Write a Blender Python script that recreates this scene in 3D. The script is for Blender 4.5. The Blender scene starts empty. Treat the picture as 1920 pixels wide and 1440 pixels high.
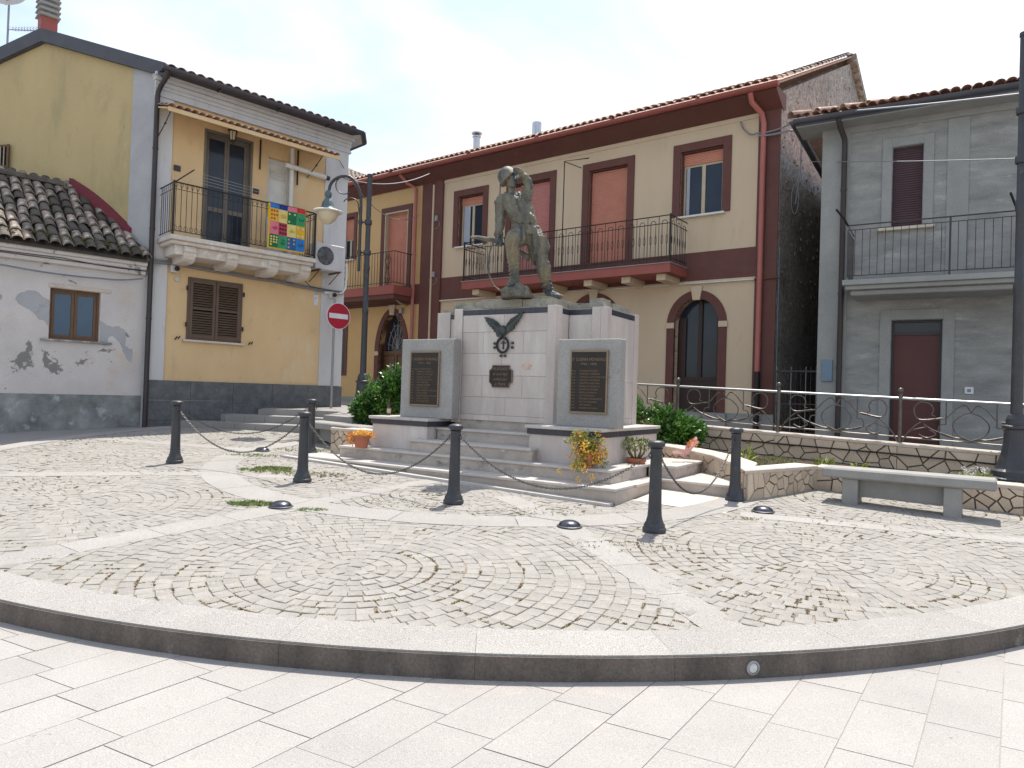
import bpy, bmesh, math, random
from mathutils import Vector, Matrix, noise
random.seed(7)
R = math.radians
C = bpy.context.scene.collection
SC = bpy.context.scene
# ------------------------------------------------------------ camera, sky, sun
F, PITCH, ROLL, H = 1320., R(0.7686), R(1.8505), 1.665
cr, sr, cp, sp = math.cos(ROLL), math.sin(ROLL), math.cos(PITCH), math.sin(PITCH)
rt = Vector((cr, -sp*sr, cp*sr)); up = Vector((-sr, -sp*cr, cp*cr)); fw = Vector((0, cp, sp))
cd = bpy.data.cameras.new('camera'); cam = bpy.data.objects.new('camera', cd); C.objects.link(cam)
cam.matrix_world = Matrix(((rt.x, up.x, -fw.x, 0), (rt.y, up.y, -fw.y, 0), (rt.z, up.z, -fw.z, H), (0, 0, 0, 1)))
cd.sensor_width = 36; cd.lens = 36*F/1920; cd.clip_start = .05; cd.clip_end = 2000
SC.camera = cam
SC.view_settings.view_transform = 'Standard'; SC.view_settings.look = 'None'
SC.view_settings.exposure = 1.04; SC.view_settings.gamma = 1
SC.render.resolution_x = 1024; SC.render.resolution_y = 768
sun_dir = Vector((.17, .40, 1)).normalized()
el = math.asin(sun_dir.z); az = math.atan2(sun_dir.x, sun_dir.y)
w = bpy.data.worlds.new('World'); SC.world = w; w.use_nodes = True
nt = w.node_tree; nt.nodes.clear()
def N(nt, t, **k):
    n = nt.nodes.new(t)
    for a, b in k.items(): setattr(n, a, b)
    return n
sky = N(nt, 'ShaderNodeTexSky', sky_type='NISHITA', sun_disc=False, sun_elevation=el, sun_rotation=az, air_density=1.3, dust_density=1.5)
tc = N(nt, 'ShaderNodeTexCoord'); mp = N(nt, 'ShaderNodeMapping'); mp.inputs['Scale'].default_value = (1, 1, 2.6)
nz = N(nt, 'ShaderNodeTexNoise'); nz.inputs['Scale'].default_value = 1.15; nz.inputs['Detail'].default_value = 7; nz.inputs['Roughness'].default_value = .52; nz.inputs['Distortion'].default_value = .5
rp = N(nt, 'ShaderNodeValToRGB'); rp.color_ramp.elements[0].position = .47; rp.color_ramp.elements[1].position = .68
rp.color_ramp.elements[0].color = (.12, .12, .12, 1); rp.color_ramp.elements[1].color = (1, 1, 1, 1)
mx = N(nt, 'ShaderNodeMix', data_type='RGBA'); mx.inputs[7].default_value = (6.4, 6.25, 6.05, 1)
bg = N(nt, 'ShaderNodeBackground'); bg.inputs[1].default_value = .11
ow = N(nt, 'ShaderNodeOutputWorld')
L_ = nt.links.new
L_(tc.outputs['Generated'], mp.inputs[0]); L_(mp.outputs[0], nz.inputs['Vector']); L_(nz.outputs[0], rp.inputs[0])
L_(rp.outputs[0], mx.inputs[0]); L_(sky.outputs[0], mx.inputs[6]); L_(mx.outputs[2], bg.inputs[0]); L_(bg.outputs[0], ow.inputs[0])
sl = bpy.data.lights.new('sun', 'SUN'); sl.energy = 3.3; sl.angle = R(.5); sl.color = (1, .945, .86)
so = bpy.data.objects.new('sun', sl); C.objects.link(so); so.rotation_euler = sun_dir.to_track_quat('Z', 'Y').to_euler(); so.location = (5, 10, 30)

# ------------------------------------------------------------ materials
def mat(name, col, col2=None, scale=4, rough=.75, bump=.2, bscale=60, metal=0, spec=.4, stain=None, sscale=1.2, spos=(.52, .6),
        rnd=0, stretch=None, fine=.12, island=False, extra=None):   # noqa
    """base colour noise + fine grain + optional shaped stains + bump, all in object space"""
    m = bpy.data.materials.new(name); m.use_nodes = True; t = m.node_tree; b = t.nodes['Principled BSDF']; K = t.links.new
    co = N(t, 'ShaderNodeTexCoord'); v = co.outputs['Object']
    if stretch:
        q = N(t, 'ShaderNodeMapping'); q.inputs['Scale'].default_value = stretch; K(v, q.inputs[0]); v2 = q.outputs[0]
    else: v2 = v
    n1 = N(t, 'ShaderNodeTexNoise'); n1.inputs['Scale'].default_value = scale; n1.inputs['Detail'].default_value = 6; n1.inputs['Roughness'].default_value = .6; K(v2, n1.inputs['Vector'])
    c2 = col2 or tuple(c*.8 for c in col)
    r1 = N(t, 'ShaderNodeValToRGB'); r1.color_ramp.elements[0].position = .3; r1.color_ramp.elements[1].position = .7
    r1.color_ramp.elements[0].color = (*c2, 1); r1.color_ramp.elements[1].color = (*col, 1); K(n1.outputs[0], r1.inputs[0]); out = r1.outputs[0]
    if stain:
        for i, (sc_, colr, lo, hi) in enumerate(stain):
            n2 = N(t, 'ShaderNodeTexNoise'); n2.inputs['Scale'].default_value = sc_; n2.inputs['Detail'].default_value = 8; n2.inputs['Roughness'].default_value = .65; n2.inputs['Distortion'].default_value = .3
            ad = N(t, 'ShaderNodeVectorMath'); ad.inputs[1].default_value = (3.7*i+1, 9.1, 5.3*i); K(v2, ad.inputs[0]); K(ad.outputs[0], n2.inputs['Vector'])
            r2 = N(t, 'ShaderNodeValToRGB'); r2.color_ramp.elements[0].position = lo; r2.color_ramp.elements[1].position = hi; K(n2.outputs[0], r2.inputs[0])
            x = N(t, 'ShaderNodeMix', data_type='RGBA'); x.inputs[7].default_value = (*colr, 1); K(r2.outputs[0], x.inputs[0]); K(out, x.inputs[6]); out = x.outputs[2]
    n3 = N(t, 'ShaderNodeTexNoise'); n3.inputs['Scale'].default_value = bscale; n3.inputs['Detail'].default_value = 4; K(v, n3.inputs['Vector'])
    if fine or rnd or island:
        hs = N(t, 'ShaderNodeHueSaturation'); K(out, hs.inputs['Color'])
        mr = N(t, 'ShaderNodeMapRange'); mr.inputs[1].default_value = .25; mr.inputs[2].default_value = .75; mr.inputs[3].default_value = 1-fine; mr.inputs[4].default_value = 1+fine; K(n3.outputs[0], mr.inputs[0]); val = mr.outputs[0]
        if rnd or island:
            if island: src = N(t, 'ShaderNodeNewGeometry').outputs['Random Per Island']; amt = rnd or .2
            else: src = N(t, 'ShaderNodeObjectInfo').outputs['Random']; amt = rnd
            m2 = N(t, 'ShaderNodeMapRange'); m2.inputs[3].default_value = 1-amt; m2.inputs[4].default_value = 1+amt; K(src, m2.inputs[0])
            mu = N(t, 'ShaderNodeMath', operation='MULTIPLY'); K(val, mu.inputs[0]); K(m2.outputs[0], mu.inputs[1]); val = mu.outputs[0]
        K(val, hs.inputs['Value']); out = hs.outputs[0]
    K(out, b.inputs['Base Color']); b.inputs['Roughness'].default_value = rough; b.inputs['Metallic'].default_value = metal
    b.inputs['Specular IOR Level'].default_value = spec
    if bump:
        bp = N(t, 'ShaderNodeBump'); bp.inputs['Strength'].default_value = bump; bp.inputs['Distance'].default_value = .01; K(n3.outputs[0], bp.inputs['Height']); K(bp.outputs[0], b.inputs['Normal'])
    if extra: extra(t, b)
    return m
def trans(tr):
    def f(t, b): b.inputs['Transmission Weight'].default_value = tr
    return f
def leafx(t, b): b.inputs['Subsurface Weight'].default_value = 0; b.inputs['Coat Weight'].default_value = .15
M = {}
M['ochre'] = mat('ochre_plaster', (.70, .505, .29), (.63, .44, .235), 1.2, .9, .25, 90, stretch=(1, 1, .5), stain=[(3.5, (.46, .36, .22), .56, .82), (.9, (.68, .56, .38), .60, .72), (2.5, (.42, .30, .14), .66, .78)])
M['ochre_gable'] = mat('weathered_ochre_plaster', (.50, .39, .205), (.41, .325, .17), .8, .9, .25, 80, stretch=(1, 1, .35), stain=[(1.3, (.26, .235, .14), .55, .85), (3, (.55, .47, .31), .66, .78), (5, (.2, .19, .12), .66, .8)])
M['bare'] = mat('bare_grey_render', (.42, .42, .43), (.33, .33, .34), 1.5, .95, .3, 60, stain=[(2, (.25, .25, .25), .6, .75)])
M['cream'] = mat('cream_plaster', (.59, .47, .34), (.54, .425, .30), .9, .9, .35, 120, stretch=(1.5, 1.5, .3), stain=[(.9, (.50, .40, .28), .55, .75), (3.2, (.40, .33, .25), .60, .85)], fine=.08)
M['orange'] = mat('orange_plaster', (.60, .41, .20), (.54, .36, .17), .9, .9, .3, 100, fine=.06)
M['maroon'] = mat('maroon_paint', (.13, .05, .04), (.105, .04, .033), 2, .7, .2, 60, stain=[(3, (.20, .08, .07), .62, .8)], fine=.1)
M['redpaint'] = mat('brick_red_paint', (.31, .09, .075), (.26, .075, .062), 3, .65, .15, 60)
M['pinkpipe'] = mat('pinkish_painted_pipe', (.42, .14, .12), (.36, .12, .10), 3, .5, .1, 60)
M['white'] = mat('white_plaster', (.62, .61, .61), (.50, .495, .495), 1.2, .9, .25, 60, stretch=(1.5, 1.5, .3), stain=[(4, (.36, .36, .36), .57, .8), (1.8, (.38, .38, .40), .62, .78)])
M['wpaint'] = mat('white_paint', (.72, .71, .68), None, 3, .6, .1, 60)
M['stonetrim'] = mat('worn_white_stucco', (.64, .58, .52), (.54, .47, .40), 3, .9, .4, 40, stain=[(5, (.70, .68, .66), .55, .65)])
M['shedwall'] = mat('peeling_white_plaster', (.62, .58, .56), (.50, .465, .445), 1.0, .95, .35, 50,
    stain=[(1.5, (.55, .45, .35), .55, .72), (1.1, (.22, .21, .20), .60, .615), (2.6, (.27, .25, .23), .67, .69)])
M['shedbase'] = mat('damp_grey_plaster', (.33, .335, .33), (.12, .13, .13), 2.4, .95, .5, 40, stain=[(4, (.42, .42, .42), .58, .68)])
M['plinth'] = mat('dark_granite_plinth', (.15, .155, .16), (.085, .09, .095), 6, .6, .2, 70, fine=.3, stain=[(9, (.22, .24, .25), .62, .72)])
M['grey'] = mat('raw_cement_render', (.34, .34, .325), (.19, .195, .195), 1.6, .95, .4, 40, stretch=(.8, .8, 2.6), stain=[(1.8, (.46, .465, .45), .58, .78), (3, (.16, .17, .16), .64, .8)])
M['greytrim'] = mat('smooth_cement_trim', (.31, .315, .305), (.25, .255, .25), 2, .9, .2, 60)
M['rubble'] = mat('dark_rubble_wall', (.46, .41, .37), (.15, .135, .12), 14, .98, 1.0, 22, stain=[(6, (.42, .38, .35), .58, .68), (1.2, (.14, .125, .115), .5, .75)], fine=.35)
M['dark'] = mat('dark_interior', (.012, .011, .011), None, 3, .9, 0, 30, fine=0)  # flat near-black colour standing in for the shade inside openings
M['dkmetal'] = mat('dark_brown_metal', (.045, .035, .035), (.035, .028, .03), 5, .45, .05, 60)
M['gutter'] = mat('dark_grey_gutter', (.075, .078, .095), (.06, .06, .075), 4, .5, .05, 60)
M['iron'] = mat('black_iron', (.022, .022, .026), (.03, .026, .024), 10, .5, .1, 80, metal=.3)
M['greyiron'] = mat('worn_grey_iron', (.15, .135, .125), (.09, .075, .065), 12, .45, .15, 80, metal=.5)
M['castiron'] = mat('dark_painted_cast_iron', (.042, .044, .052), (.028, .030, .036), 6, .45, .25, 70, spec=.5, fine=.25, stain=[(11, (.09, .088, .085), .62, .70), (5, (.07, .055, .045), .62, .75)])
M['chain'] = mat('galvanised_chain', (.13, .125, .12), (.08, .075, .07), 30, .5, .1, 90, metal=.6)
M['steel'] = mat('stainless_steel', (.55, .56, .57), None, 8, .3, .02, 60, metal=.9)
M['dome'] = mat('polished_dark_cap', (.10, .105, .13), None, 8, .28, .02, 60, metal=.85)
M['terr'] = mat('old_clay_tile', (.32, .255, .21), (.20, .155, .13), 5, .95, .6, 35, rnd=.35, stain=[(5, (.42, .38, .32), .5, .62), (9, (.07, .065, .05), .52, .66)])
M['terr2'] = mat('mossy_dark_tile', (.13, .11, .095), (.07, .06, .052), 6, .95, .6, 35, rnd=.4, stain=[(7, (.10, .11, .05), .6, .7), (5, (.2, .17, .14), .62, .7)])
M['terr3'] = mat('new_clay_tile', (.40, .265, .205), (.30, .19, .15), 5, .9, .4, 35, rnd=.25, stain=[(6, (.55, .45, .38), .55, .65)])
M['wood'] = mat('brown_wood', (.16, .085, .04), (.11, .055, .028), 8, .55, .15, 50, stretch=(6, 6, .6))
M['dkwood'] = mat('dark_brown_wood', (.045, .022, .018), (.03, .015, .013), 8, .5, .15, 50, stretch=(6, 6, .6))
M['olive'] = mat('bronze_aluminium_frame', (.17, .145, .115), None, 3, .5, .05, 50)
M['beige'] = mat('beige_frame', (.50, .42, .30), None, 3, .5, .05, 50)
M['shutter'] = mat('salmon_roller_shutter', (.55, .23, .16), (.48, .20, .14), 3, .6, .05, 50)
M['shutterm'] = mat('rose_roller_shutter', (.50, .21, .19), (.44, .18, .16), 3, .6, .05, 50)
M['dkshutter'] = mat('aubergine_roller_shutter', (.075, .04, .048), None, 3, .55, .05, 50)
M['maroondoor'] = mat('oxblood_metal_door', (.10, .03, .028), (.085, .025, .024), 2, .5, .1, 50)
M['louvre'] = mat('brown_louvre', (.13, .085, .055), (.10, .065, .045), 5, .5, .1, 50)
M['glass'] = mat('window_glass', (.028, .038, .06), (.02, .027, .04), 1.5, .12, 0, 50, spec=.32, fine=0)
M['blueglass'] = mat('blue_window_film', (.025, .085, .16), (.02, .06, .12), 1.5, .15, 0, 50, spec=.6, fine=0)
M['curtain'] = mat('pale_curtain', (.42, .45, .52), (.34, .37, .44), 6, .8, .1, 30, stretch=(8, 8, .4))
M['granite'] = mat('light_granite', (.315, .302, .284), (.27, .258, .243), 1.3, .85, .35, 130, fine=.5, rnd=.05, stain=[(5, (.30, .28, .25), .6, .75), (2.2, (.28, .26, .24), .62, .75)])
M['slab'] = mat('pale_granite_slab', (.34, .322, .306), (.295, .28, .266), 1.4, .85, .2, 150, fine=.26, rnd=.05, stain=[(9, (.19, .185, .19), .685, .70), (.8, (.44, .38, .34), .6, .75)])
M['stonebench'] = mat('grey_granite_bench', (.31, .30, .285), (.24, .232, .22), 3, .7, .2, 160, fine=.3)
M['stele'] = mat('salt_pepper_granite', (.34, .33, .315), (.275, .265, .255), 2, .7, .2, 150, fine=.45)
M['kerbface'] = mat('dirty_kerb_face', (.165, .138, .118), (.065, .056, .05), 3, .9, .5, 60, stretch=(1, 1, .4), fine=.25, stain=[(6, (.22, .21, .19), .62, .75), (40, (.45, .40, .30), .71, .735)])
M['cobble'] = mat('grey_granite_cobble', (.295, .280, .257), (.24, .227, .208), 9, .85, .5, 140, fine=.30, rnd=.08, stain=[(3, (.30, .27, .235), .6, .78)])
M['cobbles'] = mat('grey_granite_cobbles', (.295, .280, .257), (.24, .227, .208), 9, .85, .5, 140, fine=.30, rnd=.08, island=True, stain=[(3, (.30, .27, .235), .6, .78)])
M['grout'] = mat('sandy_joint_soil', (.31, .28, .235), (.23, .205, .17), 7, .98, .6, 60, stain=[(2.3, (.23, .16, .11), .55, .68), (3.7, (.17, .17, .08), .62, .7)])
M['street'] = mat('worn_stone_street', (.29, .275, .26), (.235, .225, .215), .7, .9, .3, 60, fine=.15)
M['asphalt'] = mat('jointing_mortar', (.34, .315, .29), (.27, .25, .23), 3, .95, .3, 60)
M['marble'] = mat('pinkish_marble', (.545, .48, .445), (.465, .408, .38), 3.2, .5, .15, 60, fine=.06, rnd=.06, stretch=(1.6, 1.6, .4), stain=[(1.4, (.60, .57, .54), .52, .72), (3.6, (.33, .29, .26), .60, .86), (7, (.40, .33, .27), .66, .84)])
M['cap'] = mat('white_marble_tread', (.52, .49, .46), (.44, .41, .385), 3, .45, .12, 60, fine=.08, stain=[(3, (.38, .34, .30), .56, .74), (9, (.26, .23, .2), .66, .76)])
M['riser'] = mat('stained_marble_riser', (.50, .44, .39), (.36, .31, .275), 3, .7, .25, 50, fine=.1, stretch=(1, 1, 1.6), stain=[(4, (.15, .135, .115), .56, .72), (2.2, (.62, .57, .53), .6, .7)])
M['blackmarble'] = mat('black_marble', (.035, .035, .05), (.05, .05, .065), 8, .25, .05, 60, stain=[(6, (.12, .11, .12), .66, .7)])
M['capstone'] = mat('lichen_capstone', (.34, .32, .27), (.22, .21, .18), 6, .98, .8, 35, stain=[(8, (.14, .15, .11), .56, .64), (4, (.50, .48, .42), .6, .7)])
M['crazy'] = mat('cream_crazy_stone', (.58, .47, .36), (.50, .40, .30), 3, .8, .25, 60, rnd=.14, stain=[(4, (.45, .36, .27), .6, .72)])
M['crazygap'] = mat('grey_wall_mortar', (.19, .165, .145), (.12, .105, .09), 8, .98, .5, 50)
M['coping'] = mat('pale_coping', (.60, .53, .45), (.46, .39, .33), 4, .85, .4, 60, stain=[(7, (.22, .2, .17), .62, .7)])
M['soil'] = mat('planter_soil', (.07, .05, .035), (.035, .026, .02), 8, 1, 1, 30)
M['terracotta'] = mat('terracotta_pot', (.42, .15, .08), (.35, .12, .065), 6, .8, .15, 60)
M['bronze'] = mat('patinated_bronze', (.21, .19, .14), (.06, .065, .06), 3.6, .62, .7, 38, metal=.15, stretch=(1.6, 1.6, .55), fine=.2,
    stain=[(2.4, (.22, .175, .10), .52, .64), (2.6, (.045, .06, .075), .54, .62), (9, (.17, .20, .18), .62, .72)])
M['bronzedk'] = mat('green_dark_bronze', (.075, .08, .078), (.045, .05, .05), 12, .5, .3, 60, metal=.4, stain=[(7, (.06, .11, .10), .55, .7)])
M['plaque'] = mat('dark_bronze_plaque', (.018, .013, .014), (.03, .02, .018), 6, .4, .05, 60, metal=.2)
M['gold'] = mat('dull_gold_letters', (.23, .165, .10), None, 8, .45, 0, 60, metal=.3)
M['goldframe'] = mat('dull_gold_frame', (.28, .205, .14), None, 8, .5, .05, 60, metal=.3)
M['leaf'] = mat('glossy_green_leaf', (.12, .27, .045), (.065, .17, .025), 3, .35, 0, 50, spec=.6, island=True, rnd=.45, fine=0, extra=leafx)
M['leafdk'] = mat('deep_green_leaf', (.06, .15, .028), (.035, .10, .02), 3, .35, 0, 50, spec=.6, island=True, rnd=.45, fine=0)  # darker copy of the leaf green, shade painted into the inner foliage
M['jade'] = mat('jade_leaf', (.20, .22, .04), (.08, .13, .03), 14, .4, 0, 50, island=True, rnd=.4, fine=0, stain=[(20, (.42, .10, .04), .62, .7)])
M['yellowleaf'] = mat('yellow_orange_petal', (.85, .42, .05), (.80, .55, .09), 16, .6, 0, 50, island=True, rnd=.25, fine=0)
M['orangeleaf'] = mat('dry_orange_leaf', (.70, .32, .07), (.60, .24, .06), 12, .7, 0, 50, island=True, rnd=.3, fine=0)
M['limeleaf'] = mat('lime_leaf', (.32, .34, .06), (.2, .26, .05), 12, .6, 0, 50, island=True, rnd=.3, fine=0)
M['grass'] = mat('grass_blades', (.20, .21, .07), (.28, .25, .12), 3, .7, 0, 50, island=True, rnd=.35, fine=0)
M['redweed'] = mat('reddish_brown_weed', (.27, .17, .115), (.30, .24, .13), 3, .8, 0, 50, island=True, rnd=.35, fine=0)
M['stem'] = mat('plant_stem', (.14, .11, .05), None, 5, .8, .1, 50)
M['cellophane'] = mat('pink_cellophane', (.72, .45, .42), (.65, .32, .33), 5, .3, .1, 30)
M['bottle'] = mat('brown_glass', (.05, .02, .01), None, 4, .12, 0, 50, spec=.7, fine=0)
M['bluebox'] = mat('blue_grey_box', (.17, .25, .33), None, 3, .6, .05, 50)
M['milky'] = mat('milky_lamp_bowl', (.62, .54, .38), (.55, .46, .32), 4, .35, 0, 50, fine=.03)
M['teal'] = mat('teal_grey_lamp_dome', (.10, .14, .155), (.07, .10, .11), 6, .4, .05, 60)
M['signred'] = mat('sign_red', (.42, .012, .035), None, 4, .4, 0, 50, fine=.02)
M['signwhite'] = mat('sign_white', (.70, .70, .72), None, 4, .4, 0, 50, fine=.02)
M['galv'] = mat('galvanised_pole', (.32, .33, .34), None, 6, .45, .05, 60, metal=.5)
M['cable'] = mat('grey_cable', (.22, .23, .25), None, 6, .6, .05, 60)
M['acwhite'] = mat('dusty_white_casing', (.58, .57, .58), (.50, .49, .49), 5, .6, .1, 60)
M['moss'] = mat('moss_clump', (.10, .10, .035), (.18, .15, .06), 12, 1, .5, 40, island=True, rnd=.4)
for k, c in dict(c_org=(.75, .36, .03), c_yel=(.72, .62, .22), c_dgr=(.02, .16, .06), c_gr=(.05, .32, .14), c_pink=(.72, .20, .26), c_crim=(.48, .05, .09), c_yor=(.75, .45, .03), c_blu=(.02, .12, .36), c_lbl=(.03, .20, .55), c_red=(.6, .03, .04), c_dk=(.03, .02, .02), c_navy=(.02, .04, .25)).items():
    M[k] = mat('cloth_'+k[2:], c, None, 6, .9, .05, 90, fine=.05)

# ------------------------------------------------------------ mesh tools
class MB:
    def __init__(s): s.v = []; s.f = []
    def add(s, vs, fs, T=None):
        o = len(s.v)
        s.v += [tuple(T @ Vector(p)) if T else tuple(p) for p in vs]; s.f += [tuple(i+o for i in f) for f in fs]; return s
    def box(s, x0, x1, y0, y1, z0, z1, b=0, T=None):
        if x1 < x0: x0, x1 = x1, x0
        if y1 < y0: y0, y1 = y1, y0
        if z1 < z0: z0, z1 = z1, z0
        if not b:
            return s.add([(x0, y0, z0), (x1, y0, z0), (x1, y1, z0), (x0, y1, z0), (x0, y0, z1), (x1, y0, z1), (x1, y1, z1), (x0, y1, z1)],
                [(0, 3, 2, 1), (4, 5, 6, 7), (0, 1, 5, 4), (1, 2, 6, 5), (2, 3, 7, 6), (3, 0, 4, 7)], T)
        b = min(b, (x1-x0)*.45, (y1-y0)*.45, (z1-z0)*.45)
        vs = []; ix = {}
        for i in (0, 1):
            for j in (0, 1):
                for k in (0, 1):
                    X, Y, Z = (x0, x1)[i], (y0, y1)[j], (z0, z1)[k]; a, c_, d = b*(1-2*i), b*(1-2*j), b*(1-2*k)
                    for t, p in enumerate(((X, Y+c_, Z+d), (X+a, Y, Z+d), (X+a, Y+c_, Z))): ix[i, j, k, t] = len(vs); vs.append(p)
        fs = []
        for i in (0, 1):
            fs += [tuple(ix[i, j, k, 0] for j, k in ((0, 0), (1, 0), (1, 1), (0, 1))), tuple(ix[j, i, k, 1] for j, k in ((0, 0), (1, 0), (1, 1), (0, 1))), tuple(ix[j, k, i, 2] for j, k in ((0, 0), (1, 0), (1, 1), (0, 1)))]
            for j in (0, 1):
                fs += [(ix[i, j, 0, 0], ix[i, j, 0, 1], ix[i, j, 1, 1], ix[i, j, 1, 0]), (ix[i, 0, j, 0], ix[i, 0, j, 2], ix[i, 1, j, 2], ix[i, 1, j, 0]), (ix[0, i, j, 1], ix[0, i, j, 2], ix[1, i, j, 2], ix[1, i, j, 1])]
                for k in (0, 1): fs.append((ix[i, j, k, 0], ix[i, j, k, 1], ix[i, j, k, 2]))
        return s.add(vs, fs, T)
    def prism(s, poly, z0, z1, T=None, zt=None):   # poly in xy
        n = len(poly); vs = [(p[0], p[1], z0) for p in poly]+[(p[0], p[1], z1 if zt is None else zt(p[0], p[1])) for p in poly]
        return s.add(vs, [tuple(range(n-1, -1, -1)), tuple(range(n, 2*n))]+[(i, (i+1) % n, n+(i+1) % n, n+i) for i in range(n)], T)
    def prismy(s, poly, y0, y1):   # poly in xz, extruded in y (front y0)
        n = len(poly); vs = [(p[0], y0, p[1]) for p in poly]+[(p[0], y1, p[1]) for p in poly]
        return s.add(vs, [tuple(range(n)), tuple(range(2*n-1, n-1, -1))]+[(i, n+i, n+(i+1) % n, (i+1) % n) for i in range(n)])
    def tube(s, pts, r, n=6, cap=True, radii=None):
        pts = [Vector(p) for p in pts]; o = len(s.v); k = len(pts); prev = None
        for i, p in enumerate(pts):
            d = (pts[min(i+1, k-1)]-pts[max(i-1, 0)]).normalized()
            a = prev if prev else (Vector((0, 0, 1)) if abs(d.z) < .9 else Vector((1, 0, 0)))
            u = d.cross(a).cross(d); u.normalize(); prev = u; w_ = d.cross(u)
            rr = radii[i] if radii else r
            for j in range(n):
                t = 2*math.pi*j/n; s.v.append(tuple(p+u*math.cos(t)*rr+w_*math.sin(t)*rr))
        for i in range(k-1):
            for j in range(n): s.f.append((o+i*n+j, o+i*n+(j+1) % n, o+(i+1)*n+(j+1) % n, o+(i+1)*n+j))
        if cap: s.f.append(tuple(o+j for j in range(n-1, -1, -1))); s.f.append(tuple(o+(k-1)*n+j for j in range(n)))
        return s
    def lathe(s, prof, n=20, c=(0, 0, 0), T=None):  # prof (r,z)
        vs = []; fs = []; k = len(prof)
        for r, z in prof:
            for j in range(n): t = 2*math.pi*j/n; vs.append((c[0]+r*math.cos(t), c[1]+r*math.sin(t), c[2]+z))
        for i in range(k-1):
            for j in range(n): fs.append((i*n+j, i*n+(j+1) % n, (i+1)*n+(j+1) % n, (i+1)*n+j))
        fs.append(tuple(range(n-1, -1, -1))); fs.append(tuple((k-1)*n+j for j in range(n)))
        return s.add(vs, fs, T)
    def mesh(s, name, m, smooth=False, dz=0):
        me = bpy.data.meshes.new(name)
        me.from_pydata([(a, b, c-dz) for a, b, c in s.v] if dz else s.v, [], s.f); me.materials.append(M[m] if isinstance(m, str) else m)
        bm = bmesh.new(); bm.from_mesh(me); bmesh.ops.recalc_face_normals(bm, faces=bm.faces); bm.to_mesh(me); bm.free()
        if smooth:
            for p in me.polygons: p.use_smooth = True
            try: me.set_sharp_from_angle(angle=R(40))
            except Exception: pass
        me.update(); return me
def rootz(p):
    if p is None: return 0
    while p.parent: p = p.parent
    return p.location.z
def link(name, me, parent=None, kind=None, label=None, cat=None, group=None):
    o = bpy.data.objects.new(name, me); C.objects.link(o)
    if parent: o.parent = parent
    if kind: o['kind'] = kind
    if label: o['label'] = label
    if cat: o['category'] = cat
    if group: o['group'] = group
    return o
def part(name, mb, m, parent=None, smooth=False, **k):
    """verts are in the root's frame with ABSOLUTE z"""
    if parent is not None and parent.name in WROOT: l = parent.location; mb.v = [(a-l.x, b-l.y, c) for a, b, c in mb.v]
    return link(name, mb.mesh(name, m, smooth, rootz(parent)), parent, **k)
WROOT = set()   # things whose pieces are written in world x, y
def thing(name, label, cat, loc, rz=0, group=None):
    o = link(name, None, None, None, label, cat, group); o.location = loc; o.rotation_euler = (0, 0, rz); o.empty_display_size = .2
    return o
def pb(name, m, parent, *a, b=0, **k): return part(name, MB().box(*a, b=b), m, parent, **k)
def copy_tree(o, parent=None):
    c = o.copy(); C.objects.link(c)
    if parent: c.parent = parent
    for ch in o.children: copy_tree(ch, c)
    return c
_tx = {}
def text(body, size, w=None, shear=0, ext=.002):
    k = (body, size, shear)
    if k not in _tx:
        cu = bpy.data.curves.new('t', 'FONT'); cu.body = body; cu.size = size; cu.extrude = ext; cu.align_x = 'CENTER'; cu.align_y = 'CENTER'; cu.resolution_u = 2; cu.shear = shear
        ob = bpy.data.objects.new('t', cu); me = ob.to_mesh()
        _tx[k] = ([v.co.copy() for v in me.vertices], [tuple(p.vertices) for p in me.polygons])
        ob.to_mesh_clear(); bpy.data.objects.remove(ob)
    return _tx[k]
def put_text(mb, body, size, x, y, z, shear=0, left=False, rot=0, width=None):
    vs, fs = text(body, size, None, shear)
    if not vs: return
    xs = [v.x for v in vs]; mn, mx_ = min(xs), max(xs); sc_ = 1 if not width else width/(mx_-mn)
    dx = -mn*sc_ if left else -(mn+mx_)/2*sc_
    cc, ss = math.cos(rot), math.sin(rot)
    mb.add([(x+(v.x*sc_+dx)*cc-v.y*ss, y-v.z, z+(v.x*sc_+dx)*ss+v.y*cc) for v in vs], fs)
def gz(y): return .05*y
_prof = [(-80, -.221), (0, -.221), (12, .565), (20, .965), (40, 1.96), (600, 1.96)]
def sz(y):
    for (a, b), (c_, d) in zip(_prof, _prof[1:]):
        if y <= c_: return b+(d-b)*(y-a)/(c_-a)
    return 1.96

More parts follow.
